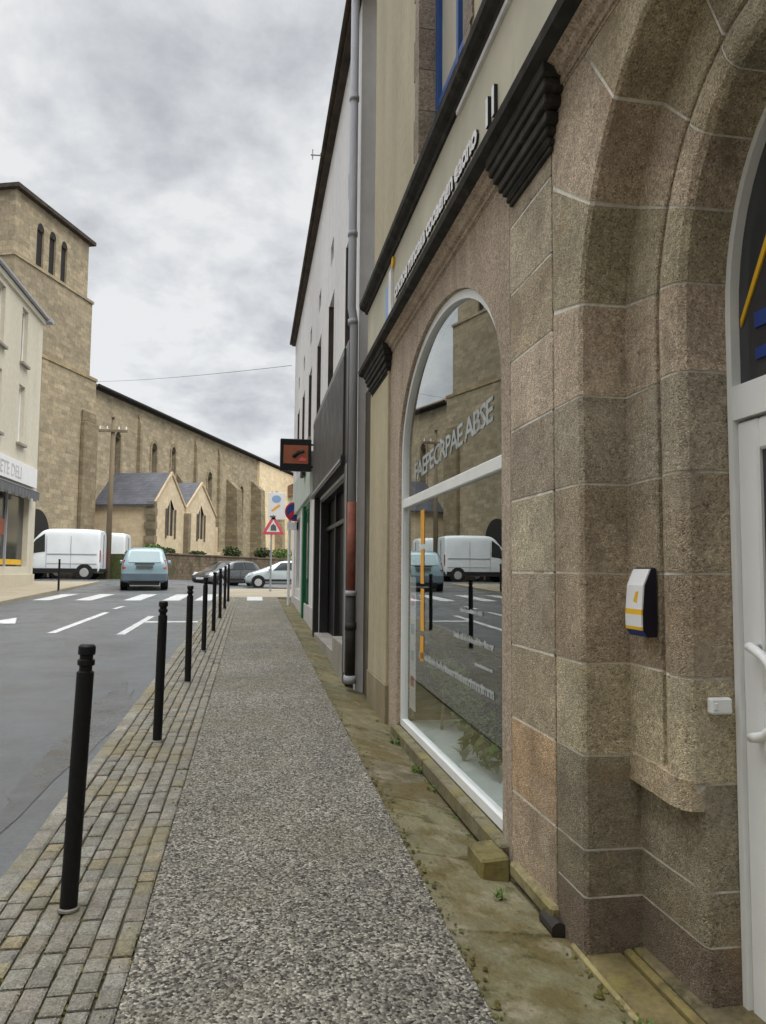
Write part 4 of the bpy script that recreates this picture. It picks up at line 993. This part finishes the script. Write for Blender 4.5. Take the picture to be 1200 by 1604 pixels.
for (s0, s1, z0, z1) in openings:
    q = MB(); q.box(s0, s1, .24, .28, z0, z1); c_, r_ = (s0 + s1) / 2, (s1 - s0) / 2
    q.prism([(s0 + .03, z1 - .01), (s1 - .03, z1 - .01)] + [(c_ + (r_ - .03) * math.cos(PI * k / 8), z1 - .01 + r_ * 1.1 * math.sin(PI * k / 8)) for k in range(1, 8)], lambda s, z, d: (s, .112 + d, z), 0, .004)
    q.build('belfry_opening', 'gutter_dark', TW, local=True)
q = MB(); cbox(q, -1.9, -.4, .32, .62, 1.0, 10.2, (.66, .64, .6)); cbox(q, -1.85, -.45, .32, .5, 10.2, 10.9, (.62, .6, .56)); q.build('tower_buttress', 'church_stone', TW, local=True, bevel=.05)
q = MB(); cbox(q, -8.5, -7.3, .32, .7, 1.0, 10.8, (.75, .72, .68)); q.build('tower_buttress', 'church_stone', TW, local=True, bevel=.05)
# portal at the tower foot
q = MB(); n = 14; poly = [(-6.9, 1.0), (-4.7, 1.0), (-4.7, 3.4)] + [(-5.8 + 1.1 * math.cos(PI * k / n), 3.4 + 1.25 * math.sin(PI * k / n)) for k in range(1, n)] + [(-6.9, 3.4)]
q.prism(poly, lambda s, z, d: (s, -.34 - d, z), 0, .06); q.build('portal', 'gutter_dark', TW, local=True)
# nave
NL = 46
nv = MB()
nwin = [(3.0, .75, 7.4, 10.1), (8.2, .8, 7.6, 10.2), (11.4, .7, 8.1, 10.5), (18.6, .9, 6.2, 9.4), (26.4, 1.0, 4.9, 9.0), (34.0, 1.0, 4.9, 9.0)]
wall_grid(nv, lambda s, z, d: (s, d, z), -.1, NL, 1.0, 12.75, [(c - w / 2, c + w / 2, z0, z1) for c, w, z0, z1 in nwin], .5)
nv.quad((NL, 0, 1), (NL, 12, 1), (NL, 12, 12.75), (NL, 0, 12.75)); nv.quad((-.1, 12, 1), (NL, 12, 1), (NL, 12, 12.75), (-.1, 12, 12.75))
NV = cpart(nv, 'nave', 'church_stone', recalc=False)
q = MB(); q.prism([(-.35, 12.70), (-.35, 12.80), (6, 15.6), (12.4, 12.8), (12.4, 12.7)], lambda y, z, d: (d, y, z), -.3, NL + .3); NR = q.build('nave_roof', 'tile', NV, local=True)
q = MB(); q.tube([(-.2, -.42, 12.74), (NL + .3, -.42, 12.74)], .11, 8); q.box(-.2, NL + .3, -.3, .0, 12.6, 12.70); q.build('gutter', 'gutter_dark', NR, local=True)
for c, w, z0, z1 in nwin:
    q = MB(); q.box(c - w / 2, c + w / 2, .4, .45, z0, z1); o = q.build('nave_window', 'church_glass', NV, local=True)
    r = MB(); n = 10                     # pointed stone head and frame, proud of the wall
    for sgn in (-1, 1): r.box(c + sgn * (w / 2 + .09) - .1, c + sgn * (w / 2 + .09) + .1, -.07, .02, z0 - .1, z1 - .1, (.85, .82, .78))
    for k in range(n):
        a0, a1 = PI * k / n, PI * (k + 1) / n; ri, ro = w / 2 - .02, w / 2 + .2
        P = lambda a, rr: (c + rr * math.cos(a), z1 - .1 + rr * 1.15 * math.sin(a))
        p0, p1, p2, p3 = P(a0, ri), P(a1, ri), P(a1, ro), P(a0, ro)
        r.hexa([(x, .02, z) for x, z in (p0, p1, p2, p3)] + [(x, -.08, z) for x, z in (p0, p1, p2, p3)], (.8, .77, .72))
    r.prism([(c - w / 2, z1 - .1), (c + w / 2, z1 - .1)] + [(c + (w / 2) * math.cos(PI * k / 8), z1 - .1 + (w / 2) * 1.1 * math.sin(PI * k / 8)) for k in range(1, 8)], lambda s, z, d: (s, -.015 + d, z), 0, .01, (.1, .1, .1))
    r.build('window_frame', 'church_stone', o, local=True)
for (s0, s1, po, zt, tn) in [(12.1, 12.9, .9, 9.0, .62), (22.6, 24.0, 1.3, 9.8, .62), (29.3, 30.6, 1.3, 10.4, .70), (36.5, 37.6, 1.2, 10.4, .9), (5.7, 6.0, .3, 12.5, .8), (15.3, 15.6, .3, 12.5, .8), (20.4, 20.8, .3, 12.5, .85)]:
    q = MB(); q.hexa([L(s0, po, 1.0), L(s1, po, 1.0), L(s1, -.1, 1.0), L(s0, -.1, 1.0), L(s0, po * .75, zt - 1), L(s1, po * .75, zt - 1), L(s1, -.1, zt), L(s0, -.1, zt)], (tn, tn * .98, tn * .94)); q.build('buttress', 'church_stone', NV, local=True)
q = MB(); cbox(q, 31.0, 46, .0, .25, 1.0, 12.5, (1.25, 1.25, 1.2)); q.build('choir_wall', 'church_pale', NV, local=True)
# chapels
def chapel(s0, s1, off, ze, zp, lab):
    sm = (s0 + s1) / 2
    q = MB(); wl = (sm - .52, sm + .52, 3.6, 5.3)
    # gable face in strips round the window
    q.add([L(s0, off, 1.0), L(wl[0], off, 1.0), L(wl[0], off, ze + (zp - ze) * (wl[0] - s0) / (sm - s0)), L(s0, off, ze)], [(0, 1, 2, 3)])
    q.add([L(wl[1], off, 1.0), L(s1, off, 1.0), L(s1, off, ze), L(wl[1], off, ze + (zp - ze) * (s1 - wl[1]) / (s1 - sm))], [(0, 1, 2, 3)])
    q.add([L(wl[0], off, 1.0), L(wl[1], off, 1.0), L(wl[1], off, wl[2]), L(wl[0], off, wl[2])], [(0, 1, 2, 3)])
    q.add([L(wl[0], off, wl[3]), L(sm, off, wl[3] + .65), L(sm, off, zp), L(wl[0], off, ze + (zp - ze) * (wl[0] - s0) / (sm - s0))], [(0, 1, 2, 3)])
    q.add([L(wl[1], off, wl[3]), L(sm, off, wl[3] + .65), L(sm, off, zp), L(wl[1], off, ze + (zp - ze) * (s1 - wl[1]) / (s1 - sm))], [(3, 2, 1, 0)])
    for s in (wl[0], wl[1]): q.add([L(s, off, wl[2]), L(s, off, wl[3]), L(s, off - .35, wl[3]), L(s, off - .35, wl[2])], [(0, 1, 2, 3)])
    q.add([L(wl[0], off, wl[2]), L(wl[1], off, wl[2]), L(wl[1], off - .35, wl[2]), L(wl[0], off - .35, wl[2])], [(0, 1, 2, 3)])
    for s in (s0, s1): q.add([L(s, off, 1.0), L(s, 0, 1.0), L(s, 0, ze), L(s, off, ze)], [(0, 1, 2, 3)])
    c = cpart(q, 'chapel', 'church_pale', recalc=False)
    if lab: c['label'] = lab
    r = MB(); e = .25
    for sa in (s0 - e, s1 + e):
        dz = (zp - ze) / (sm - s0) * e
        r.hexa([L(sa, off + .0, ze - dz + .05), L(sm, off + .0, zp + .05), L(sm, -.1, zp + .05), L(sa, -.1, ze - dz + .05), L(sa, off + .0, ze - dz + .17), L(sm, off + .0, zp + .17), L(sm, -.1, zp + .17), L(sa, -.1, ze - dz + .17)])
    r.build('chapel_roof', 'slate', c, local=True)
    k = MB()
    for sa in (s0 - .1, s1 + .1):
        k.hexa([L(sa, off - .05, ze - .1), L(sm, off - .05, zp + .0), L(sm, off + .08, zp + .0), L(sa, off + .08, ze - .1), L(sa, off - .05, ze + .1), L(sm, off - .05, zp + .22), L(sm, off + .08, zp + .22), L(sa, off + .08, ze + .1)], (.8, .78, .74))
    k.build('gable_coping', 'church_pale', c, local=True)
    g = MB(); g.prism([(wl[0], wl[2]), (wl[1], wl[2]), (wl[1], wl[3]), (sm, wl[3] + .65), (wl[0], wl[3])], lambda s, z, d: L(s, off - .10 - d, z), 0, .04); g.build('chapel_window', 'church_glass', c, local=True)
    f = MB(); f.box(sm - .03, sm + .03, -off + .05, -off + .10, wl[2], wl[3] + .5); f.build('mullion', 'church_pale', c, local=True)
    for s in (wl[0] - .13, wl[1] + .13):
        tr = MB(); tr.box(s - .11, s + .11, -off - .04, -off + .02, wl[2] - .15, wl[3], (.5, .48, .44)); tr.build('window_trim', 'dark_stone', c, local=True)
    return c
chapel(.55, 4.9, 4.0, 5.5, 7.5, '')
chapel(4.95, 10.2, 4.0, 5.4, 7.4, '')
q = MB()
for i in range(11): cbox(q, .40, .62 + .12 * (i % 2), 3.5 - .12 * (i % 2), 4.08, 1.0 + .42 * i, 1.0 + .42 * (i + 1) - .01, (1.1 if i % 2 else .8,) * 3)
q.build('chapel_quoin', 'dark_stone', CH, local=True)
q = MB()
for i in range(10): cbox(q, 4.72, 5.12, 3.9, 4.35, 1.0 + .42 * i, 1.0 + .42 * (i + 1) - .01, (1.1,) * 3)
q.build('chapel_quoin', 'dark_stone', CH, local=True)
q = MB(); cbox(q, 10.2, 10.7, -.1, 4.02, 1.0, 4.6, (.95, .9, .85)); cbox(q, 10.7, 22.5, -.1, .6, 1.0, 3.0, (.95, .95, .9)); q.build('annex', 'church_pale', CH, local=True)
# churchyard terrace and wall
m = MB(); D = Vector((math.sin(TH), math.cos(TH))); Nn = Vector((math.cos(TH), -math.sin(TH)))
A = Vector((-4.75, 42.5))
def cy(s, o): p = A + D * s + Nn * o; return p.x, p.y
pts = [cy(-.1, -.2), cy(60, -.2), cy(60, -40), cy(4.5, -40), cy(4.5, -5.0), cy(-.1, -5.0)]
m.prism(pts, lambda x, y, d: (x, y, d), .6, 2.25); m.build('churchyard', 'grass', kind='structure')
wl_ = thing('churchyard_wall', 'low brown rubble retaining wall below the church chapels', 'wall', (A.x, A.y, .9))
q = MB(); p0, p1, p2, p3 = cy(0, .0), cy(60, .0), cy(60, -.4), cy(0, -.4)
q.hexa([(*p0, .5), (*p1, .5), (*p2, .5), (*p3, .5), (*p0, 2.30), (*p1, 2.42), (*p2, 2.42), (*p3, 2.30)])
p0, p1, p2, p3 = cy(.0, -.4), cy(.4, -.4), cy(.4, -6), cy(.0, -6)
q.hexa([(*p0, .5), (*p1, .5), (*p2, .5), (*p3, .5), (*p0, 2.30), (*p1, 2.30), (*p2, 2.30), (*p3, 2.30)])
q.build('masonry', 'rubble_wall', wl_)
q = MB(); p0, p1, p2, p3 = cy(-.05, .07), cy(60, .07), cy(60, -.47), cy(-.05, -.47)
q.hexa([(*p0, 2.302), (*p1, 2.422), (*p2, 2.422), (*p3, 2.302), (*p0, 2.38), (*p1, 2.50), (*p2, 2.50), (*p3, 2.38)]); q.build('coping', 'rubble_wall', wl_)
def bush(s, o, r, h, mt, lab, seed):
    r *= .8; h *= .8
    x, y = cy(s, o); b = thing('bush', lab, 'bush', (x, y, 2.25), group='bushes on the churchyard wall')
    q = MB(); rn = random.Random(seed)
    for k in range(5): leaf_cloud(q, (x + rn.uniform(-.5, .5) * r, y + rn.uniform(-.5, .5) * r, 2.25 + h * rn.uniform(.4, .7)), (r * .6, r * .6, h * .45), 170, .10, seed=seed + k)
    q.build('foliage', mt, b, recalc=False)
    q = MB(); q.tube([(x, y, 2.2), (x, y, 2.25 + h * .5)], [.03, .015], 6); q.build('stem', 'wood_pole', b)
bush(1.0, -.9, .8, .75, 'leaf', 'bright green bush above the near churchyard wall corner, beside the blue car', 31)
bush(2.4, -1.0, .7, .5, 'leaf_dark', 'low dark green bush along the wall under the first chapel window', 32)
bush(6.5, -.9, .8, .4, 'leaf_dark', 'low brown green shrub on the wall under the second chapel', 33)
bush(12.5, -.9, .9, 1.0, 'leaf_dark', 'dark green bush in front of the tall brown buttress', 34)
bush(18.5, -.8, 1.2, 1.1, 'leaf_dark', 'brownish dark bush on the wall above the dark car', 35)
bush(24, -.8, 1.5, 1.2, 'leaf', 'bright green bush on the wall above the silver car bonnet', 36)

# far house at the end of the side street
B5 = thing('far_house', 'small pale house with a reddish tiled roof far down the street', 'building', (5, 92, 1))
q = MB(); q.box(1.8, 12, 88, 98, .8, 10.0, (1.05, 1, .85)); q.build('wall', 'left_render', B5)
q = MB(); q.prism([(1.4, 9.95), (6.9, 12.6), (12.4, 9.95)], lambda x, z, d: (x, d, z), 87.6, 98.4); q.build('roof', 'tile', B5)
for x in (2.5, 5.5, 8.5):
    q = MB(); q.box(x, x + 1, 87.96, 88.02, 5.5, 7.5); q.build('window', 'window_dark', B5)

# ------------------------------------------------------------------ pole, wires
pl = thing('utility_pole', 'tall weathered utility pole with a single crossarm standing in front of the slate roofed chapel', 'utility pole', (-7.62, 43.0, 1.0))
q = MB(); q.tube([(-7.66, 43, .8), (-7.62, 43, 9.75)], [.17, .10], 12); q.build('post', 'wood_pole', pl, smooth=True)
q = MB(); q.box(-8.35, -6.85, 42.82, 42.92, 8.86, 9.0); q.tube([(-7.62, 42.87, 9.65), (-7.62, 42.87, 9.7)], .1, 8); q.build('crossarm', 'wood_pole', pl, bevel=.01)
q = MB()
for x in (-8.28, -7.9, -7.3, -6.92): q.lathe([(.03, 9.0), (.05, 9.05), (.03, 9.09), (.045, 9.13), (.02, 9.17)], 8, x, 42.87)
q.build('insulator', 'sign_white', pl)
def cable(p, q_, sag, lab):
    c = MB(); pts = []
    for k in range(17):
        t = k / 16; v = Vector(p).lerp(Vector(q_), t); v.z -= sag * 4 * t * (1 - t); pts.append(v)
    c.tube(pts, .008, 5); o = c.build('overhead_cable', 'cable', None); tag(o, lab, 'cable', 'overhead cables')
cable((-9.6, 48.6, 12.95), (1.05, 23.2, 7.75), .1, 'thin dark cable crossing the sky between church tower and white building')

# ------------------------------------------------------------------ signs at the corner
sp = thing('road_sign_post', 'grey post with a white parking panel above a red bordered warning triangle', 'road sign', (.66, 28.6, gz(28.6)))
q = MB(); q.tube([(.66, 28.6, gz(28.6) - .05), (.66, 28.6, 4.4)], .035, 10); q.build('post', 'zinc', sp)
q = MB(); q.box(.53, 1.15, 28.53, 28.56, 3.36, 4.36); PP = q.build('parking_panel', 'sign_white', sp, bevel=.01)
q = MB()
q.prism([(.82 + .17 * math.cos(2 * PI * k / 20), 4.12 + .14 * math.sin(2 * PI * k / 20)) for k in range(20)], lambda x, z, d: (x, 28.529 - d, z), 0, .004, mi=0)
q.hexa([(.62, 28.524, 3.70), (.70, 28.524, 3.66), (.70, 28.529, 3.66), (.62, 28.529, 3.70), (.9, 28.524, 3.92), (.98, 28.524, 3.88), (.98, 28.529, 3.88), (.9, 28.529, 3.92)], mi=1)
q.box(.60, .80, 28.524, 28.529, 3.44, 3.50, mi=2)
q.build('panel_print', ['light_blue', 'orange', 'awning'], PP)
q = MB()
tri = [(.30, 2.80), (1.14, 2.80), (.72, 3.56)]
q.prism(tri, lambda x, z, d: (x, 28.54 - d, z), -.01, .01); TRI = q.build('warning_triangle', 'sign_pink', sp, bevel=.015)
q = MB(); q.prism([(.47, 2.90), (.97, 2.90), (.72, 3.35)], lambda x, z, d: (x, 28.528 - d, z), 0, .004, mi=0); q.prism([(.62, 2.95), (.84, 2.95), (.82, 3.12), (.72, 3.2), (.63, 3.12)], lambda x, z, d: (x, 28.523 - d, z), 0, .004, mi=1); q.build('triangle_centre', ['sign_white', 'awning'], TRI)
sp = thing('no_parking_sign', 'round blue no parking sign with red rim and slash on a white post', 'road sign', (1.0, 21.7, gz(21.7)))
SX, SY, SZ, SR = 1.13, 21.6, 3.14, .27
q = MB(); q.tube([(1.0, 21.7, gz(21.7) - .05), (1.0, 21.7, 3.45)], .04, 10); q.build('post', 'sign_white', sp)
def disc(cx, cz, r, y, th, mt, name, parent, n=28):
    q = MB(); q.prism([(cx + r * math.cos(2 * PI * k / n), cz + r * math.sin(2 * PI * k / n)) for k in range(n)], lambda x, z, d: (x, y - d, z), 0, th); return q.build(name, mt, parent)
dk = disc(SX, SZ, SR, SY + .02, .02, 'sign_red', 'disc', sp)
disc(SX, SZ, SR * .84, SY - .001, .004, 'sign_blue', 'disc_face', dk)
q = MB(); a = SR * .8 * .7071; w = .036
q.hexa([(SX - a - w, SY - .012, SZ - a + w), (SX - a + w, SY - .012, SZ - a - w), (SX - a + w, SY - .006, SZ - a - w), (SX - a - w, SY - .006, SZ - a + w), (SX + a - w, SY - .012, SZ + a + w), (SX + a + w, SY - .012, SZ + a - w), (SX + a + w, SY - .006, SZ + a - w), (SX + a - w, SY - .006, SZ + a + w)]); q.build('slash', 'sign_red', dk)
q = MB(); q.box(.93, 1.25, SY, SY + .02, 2.62, 2.84); q.build('plate', 'sign_white', sp)

# ------------------------------------------------------------------ vehicles
def loft(stations, sub=1):
    """stations: (x, half width low, half width top, z bottom, z belt, z top)"""
    b = MB(); rings = []
    for (x, w, wt, zb, zl, zt) in stations:
        half = [(w * .86, zb), (w * .97, zb + .10), (w, zb + (zl - zb) * .5), (w * .985, zl), (wt + (w * .985 - wt) * .08, zt - (zt - zl) * .14 - .005), (wt * .88, zt - .012), (wt * .45, zt + .012)]
        ring = [(x, y, z) for y, z in half] + [(x, -y, z) for y, z in reversed(half)]
        rings.append(ring)
    n = len(rings[0]); v = [p for r in rings for p in r]; f = []
    for i in range(len(rings) - 1):
        for k in range(n):
            k2 = (k + 1) % n; f.append((i * n + k, i * n + k2, (i + 1) * n + k2, (i + 1) * n + k))
    f += [tuple(range(n))[::-1], tuple(range((len(rings) - 1) * n, len(rings) * n))]
    b.add(v, f); return b

def vehicle(name, label, cat, loc, rz, stn, paint, glass_side, wind, rear, wheels, wr, extra=None, bumper=None, glassm='car_glass', rearglass=None):
    V = thing(name, label, cat, loc, rz)
    body = loft(stn).build('body', paint, V, local=True, smooth=True)
    sd = body.modifiers.new('smooth', 'SUBSURF'); sd.levels = 1; sd.render_levels = 2
    def at(x):
        for a, b in zip(stn, stn[1:]):
            if min(a[0], b[0]) <= x <= max(a[0], b[0]):
                t = (x - a[0]) / (b[0] - a[0]); return [p + (q - p) * t for p, q in zip(a, b)]
        return stn[0]
    for sgn in (-1, 1):
        for (xa, xb, xc, xd) in glass_side:      # bottom rear, bottom front, top front, top rear
            g = MB(); P = []
            for x, top in ((xa, 0), (xb, 0), (xc, 1), (xd, 1)):
                _, w, wt, zb, zl, zt = at(x); k = .08 if not top else .80
                y = w * .985 + (wt - w * .985) * k + .012; z = zl + (zt - zl) * k
                P.append((x, sgn * y, z))
            Q = [(x, y - sgn * .03, z) for x, y, z in P]
            g.hexa(P + Q); g.build('side_window', glassm, V, local=True)
    for nm, spec in (('windscreen', wind), ('rear_window', rear)):
        if not spec: continue
        (x0, z0, w0), (x1, z1, w1) = spec; d = .025 if x0 > x1 else -.025
        g = MB(); g.hexa([(x0, -w0, z0), (x0, w0, z0), (x1, w1, z1), (x1, -w1, z1), (x0 - d, -w0, z0 - .02), (x0 - d, w0, z0 - .02), (x1 - d, w1, z1 - .02), (x1 - d, -w1, z1 - .02)])
        g.build(nm, (rearglass or glassm) if nm == 'rear_window' else glassm, V, local=True)
    hw = max(s[1] for s in stn)
    for x in wheels:
        for sgn in (-1, 1):
            y0 = sgn * (hw - .19); y1 = sgn * (hw + .004); cz = wr
            a = MB(); a.tube([(x, sgn * (hw - .25), cz + .02), (x, sgn * (hw - .003), cz + .02)], wr * 1.17, 22); a.build('wheel_arch', 'trim_black', V, local=True)
            wmb = MB(); wmb.tube([(x, y0, cz), (x, y0 + sgn * .02, cz), (x, y1 - sgn * .02, cz), (x, y1 + sgn * .004, cz)], [wr * .9, wr, wr, wr * .93], 24)
            wo = wmb.build('wheel', 'tyre', V, local=True)
            r = MB(); r.tube([(x, y1 - sgn * .01, cz), (x, y1 + sgn * .012, cz)], [wr * .66, wr * .60], 20)
            r.build('rim', 'rim', wo, local=True)
    if extra: extra(V)
    return V

# light blue people carrier seen from behind
def ex_blue(V):
    q = MB(); q.hexa([(-2.06, -.79, .30), (-2.06, .79, .30), (-1.75, .85, .30), (-1.75, -.85, .30), (-2.10, -.80, .62), (-2.10, .80, .62), (-1.75, .86, .62), (-1.75, -.86, .62)]); q.build('bumper', 'car_bumper', V, local=True, bevel=.04, bseg=2)
    for s in (-1, 1):
        q = MB(); q.hexa([(-2.05, s * .68, .78), (-2.03, s * .80, .76), (-1.90, s * .82, .78), (-1.90, s * .66, .78), (-1.93, s * .66, 1.12), (-1.90, s * .755, 1.12), (-1.8, s * .76, 1.12), (-1.8, s * .66, 1.12)]); q.build('tail_lamp', 'red_lamp', V, local=True, bevel=.015)
    q = MB(); q.box(-2.085, -2.05, -.30, .30, .80, .90); q.build('number_plate', 'plate', V, local=True)
    q = MB(); q.box(-2.06, -2.0, -.35, .35, .955, .985); q.build('boot_handle', 'trim_black', V, local=True)
    q = MB(); q.box(-2.02, -1.7, -.55, .55, .16, .30); q.build('under_tray', 'trim_black', V, local=True)
    for s in (-1, 1):
        q = MB(); q.box(.62, .78, s * .86, s * 1.0, .98, 1.12) if s > 0 else q.box(.62, .78, -1.0, -.86, .98, 1.12); q.build('mirror', 'car_blue', V, local=True, bevel=.03)
stn = [(-2.04, .76, .60, .30, .80, .86), (-2.0, .82, .66, .24, .92, 1.05), (-1.82, .855, .66, .22, .96, 1.40), (-1.62, .86, .66, .20, .97, 1.55), (-.8, .865, .67, .20, .96, 1.62), (.3, .865, .66, .20, .95, 1.58), (.65, .86, .64, .20, .95, 1.42), (1.35, .85, .70, .20, .95, 1.02), (1.9, .80, .60, .22, .80, .86), (2.06, .68, .5, .28, .60, .66)]
vehicle('hatchback_car', 'light blue people carrier seen from behind, driving away towards the church', 'car', (-4.25, 32.0, rz(-4.2, 32)), PI / 2 + rad(7), stn, 'car_blue',
        [(-1.4, -.5, -.55, -1.3), (-.42, .62, .30, -.45)], ((1.30, 1.0, .62), (.55, 1.5, .56)), ((-2.02, 1.02, .58), (-1.80, 1.44, .52)), (-1.25, 1.3), .31, ex_blue, rearglass='car_glass_blue')
# silver hatchback, side on, nose to the left
def ex_front(col):
    def ex(V):
        for s in (-1, 1):
            q = MB(); q.hexa([(1.86, s * .52, .62), (1.78, s * .76, .62), (1.6, s * .78, .64), (1.7, s * .5, .64), (1.74, s * .50, .76), (1.62, s * .76, .80), (1.5, s * .76, .80), (1.6, s * .48, .78)]); q.build('headlight', 'clear_lamp', V, local=True, bevel=.01)
            q = MB(); q.box(-1.2, 1.0, min(s * .825, s * .85), max(s * .825, s * .85), .36, .46); q.build('side_trim', 'trim_black', V, local=True)
            q = MB(); q.box(.62, .76, min(s * .82, s * .98), max(s * .82, s * .98), .90, 1.02); q.build('mirror', col, V, local=True, bevel=.03)
            q = MB(); q.box(-.21, -.19, min(s * .8295, s * .8315), max(s * .8295, s * .8315), .4, .88); q.build('door_gap', 'trim_black', V, local=True)
        q = MB(); q.box(1.84, 1.96, -.55, .55, .30, .46); q.build('grille', 'trim_black', V, local=True, bevel=.02)
        q = MB(); q.box(1.95, 1.965, -.26, .26, .42, .52); q.build('number_plate', 'sign_white', V, local=True)
    return ex
stn2 = [(-1.9, .72, .60, .30, .78, .84), (-1.84, .80, .62, .22, .88, 1.05), (-1.6, .83, .62, .20, .90, 1.36), (-.9, .83, .62, .18, .90, 1.44), (.1, .83, .61, .18, .90, 1.40), (.35, .83, .60, .18, .90, 1.30), (1.05, .82, .66, .18, .88, .96), (1.6, .80, .58, .20, .76, .82), (1.86, .72, .5, .24, .60, .66), (1.95, .60, .42, .30, .50, .55)]
vehicle('parked_car', 'silver hatchback seen from the side, parked across the end of the pavement', 'car', (1.55, 40.2, rz(1.5, 40)), PI, stn2, 'car_silver',
        [(-1.4, -.6, -.62, -1.3), (-.5, .5, .12, -.52)], ((1.0, .96, .60), (.30, 1.33, .52)), ((-1.88, 1.02, .55), (-1.62, 1.34, .5)), (-1.2, 1.25), .30, ex_front('car_silver'))
vehicle('saloon_car', 'dark glossy car seen at an angle behind the bollards with a pale windscreen', 'car', (-1.35, 42.2, rz(0, 42)), PI + rad(47), stn2, 'car_dark',
        [(-1.4, -.6, -.62, -1.3), (-.5, .5, .12, -.52)], ((1.0, .96, .60), (.30, 1.33, .52)), ((-1.88, 1.02, .55), (-1.62, 1.34, .5)), (-1.2, 1.25), .30, ex_front('car_dark'))
# vans
def ex_van(V):
    for s in (-1, 1):
        yy = s * 1.0
        q = MB(); q.box(-2.05, 1.95, min(yy * .985, yy * 1.012), max(yy * .985, yy * 1.012), .34, .56); q.build('side_trim', 'trim_black', V, local=True)
        q = MB(); q.box(-2.0, .4, min(yy * .996, yy * 1.006), max(yy * .996, yy * 1.006), 1.26, 1.30); q.box(-2.0, .4, min(yy * .992, yy * 1.004), max(yy * .992, yy * 1.004), .78, .81); q.build('rub_strip', 'grey_panel', V, local=True)
        for x in (.42, -.75):
            q = MB(); q.box(x, x + .02, min(yy * .996, yy * 1.003), max(yy * .996, yy * 1.003), .6, 2.2); q.build('door_gap', 'grey_panel', V, local=True)
        q = MB(); q.box(1.1, 1.28, min(yy * 1.0, yy * 1.18), max(yy * 1.0, yy * 1.18), 1.25, 1.6); q.build('mirror', 'trim_black', V, local=True, bevel=.03)
        q = MB(); q.box(-2.16, -2.10, min(s * .78, s * .92), max(s * .78, s * .92), .9, 1.5); q.build('tail_lamp', 'red_lamp', V, local=True, bevel=.01)
    q = MB(); q.box(-2.16, -2.12, -.01, .01, .6, 2.3); q.build('rear_door_gap', 'trim_black', V, local=True)
    q = MB(); q.box(-2.22, -2.05, -.9, .9, .36, .56); q.build('bumper', 'trim_black', V, local=True, bevel=.03)
stv = [(-2.14, .95, .86, .36, 1.3, 2.36), (-2.12, .985, .90, .32, 1.3, 2.52), (-1.9, 1.0, .92, .30, 1.3, 2.58), (0, 1.0, .92, .30, 1.3, 2.60), (.6, 1.0, .91, .30, 1.3, 2.56), (.85, 1.0, .88, .30, 1.28, 2.36), (1.45, .98, .82, .30, 1.22, 1.60), (1.95, .90, .70, .30, 1.05, 1.14), (2.2, .76, .55, .34, .75, .80)]
vehicle('delivery_van', 'white high roofed delivery van seen side on, left of the utility pole', 'van', (-9.85, 42.0, rz(-9, 42)), PI, stv, 'van_white',
        [(.5, 1.35, 1.0, .55)], ((1.47, 1.58, .74), (.9, 2.3, .72)), None, (-1.42, 1.4), .36, ex_van)
vehicle('panel_van', 'second white van half hidden behind the utility pole, only its rear showing', 'van', (-9.15, 45.6, rz(-9, 45)), PI - rad(2), stv, 'van_white',
        [(.5, 1.35, 1.0, .55)], ((1.47, 1.58, .74), (.9, 2.3, .72)), None, (-1.42, 1.4), .36, ex_van)
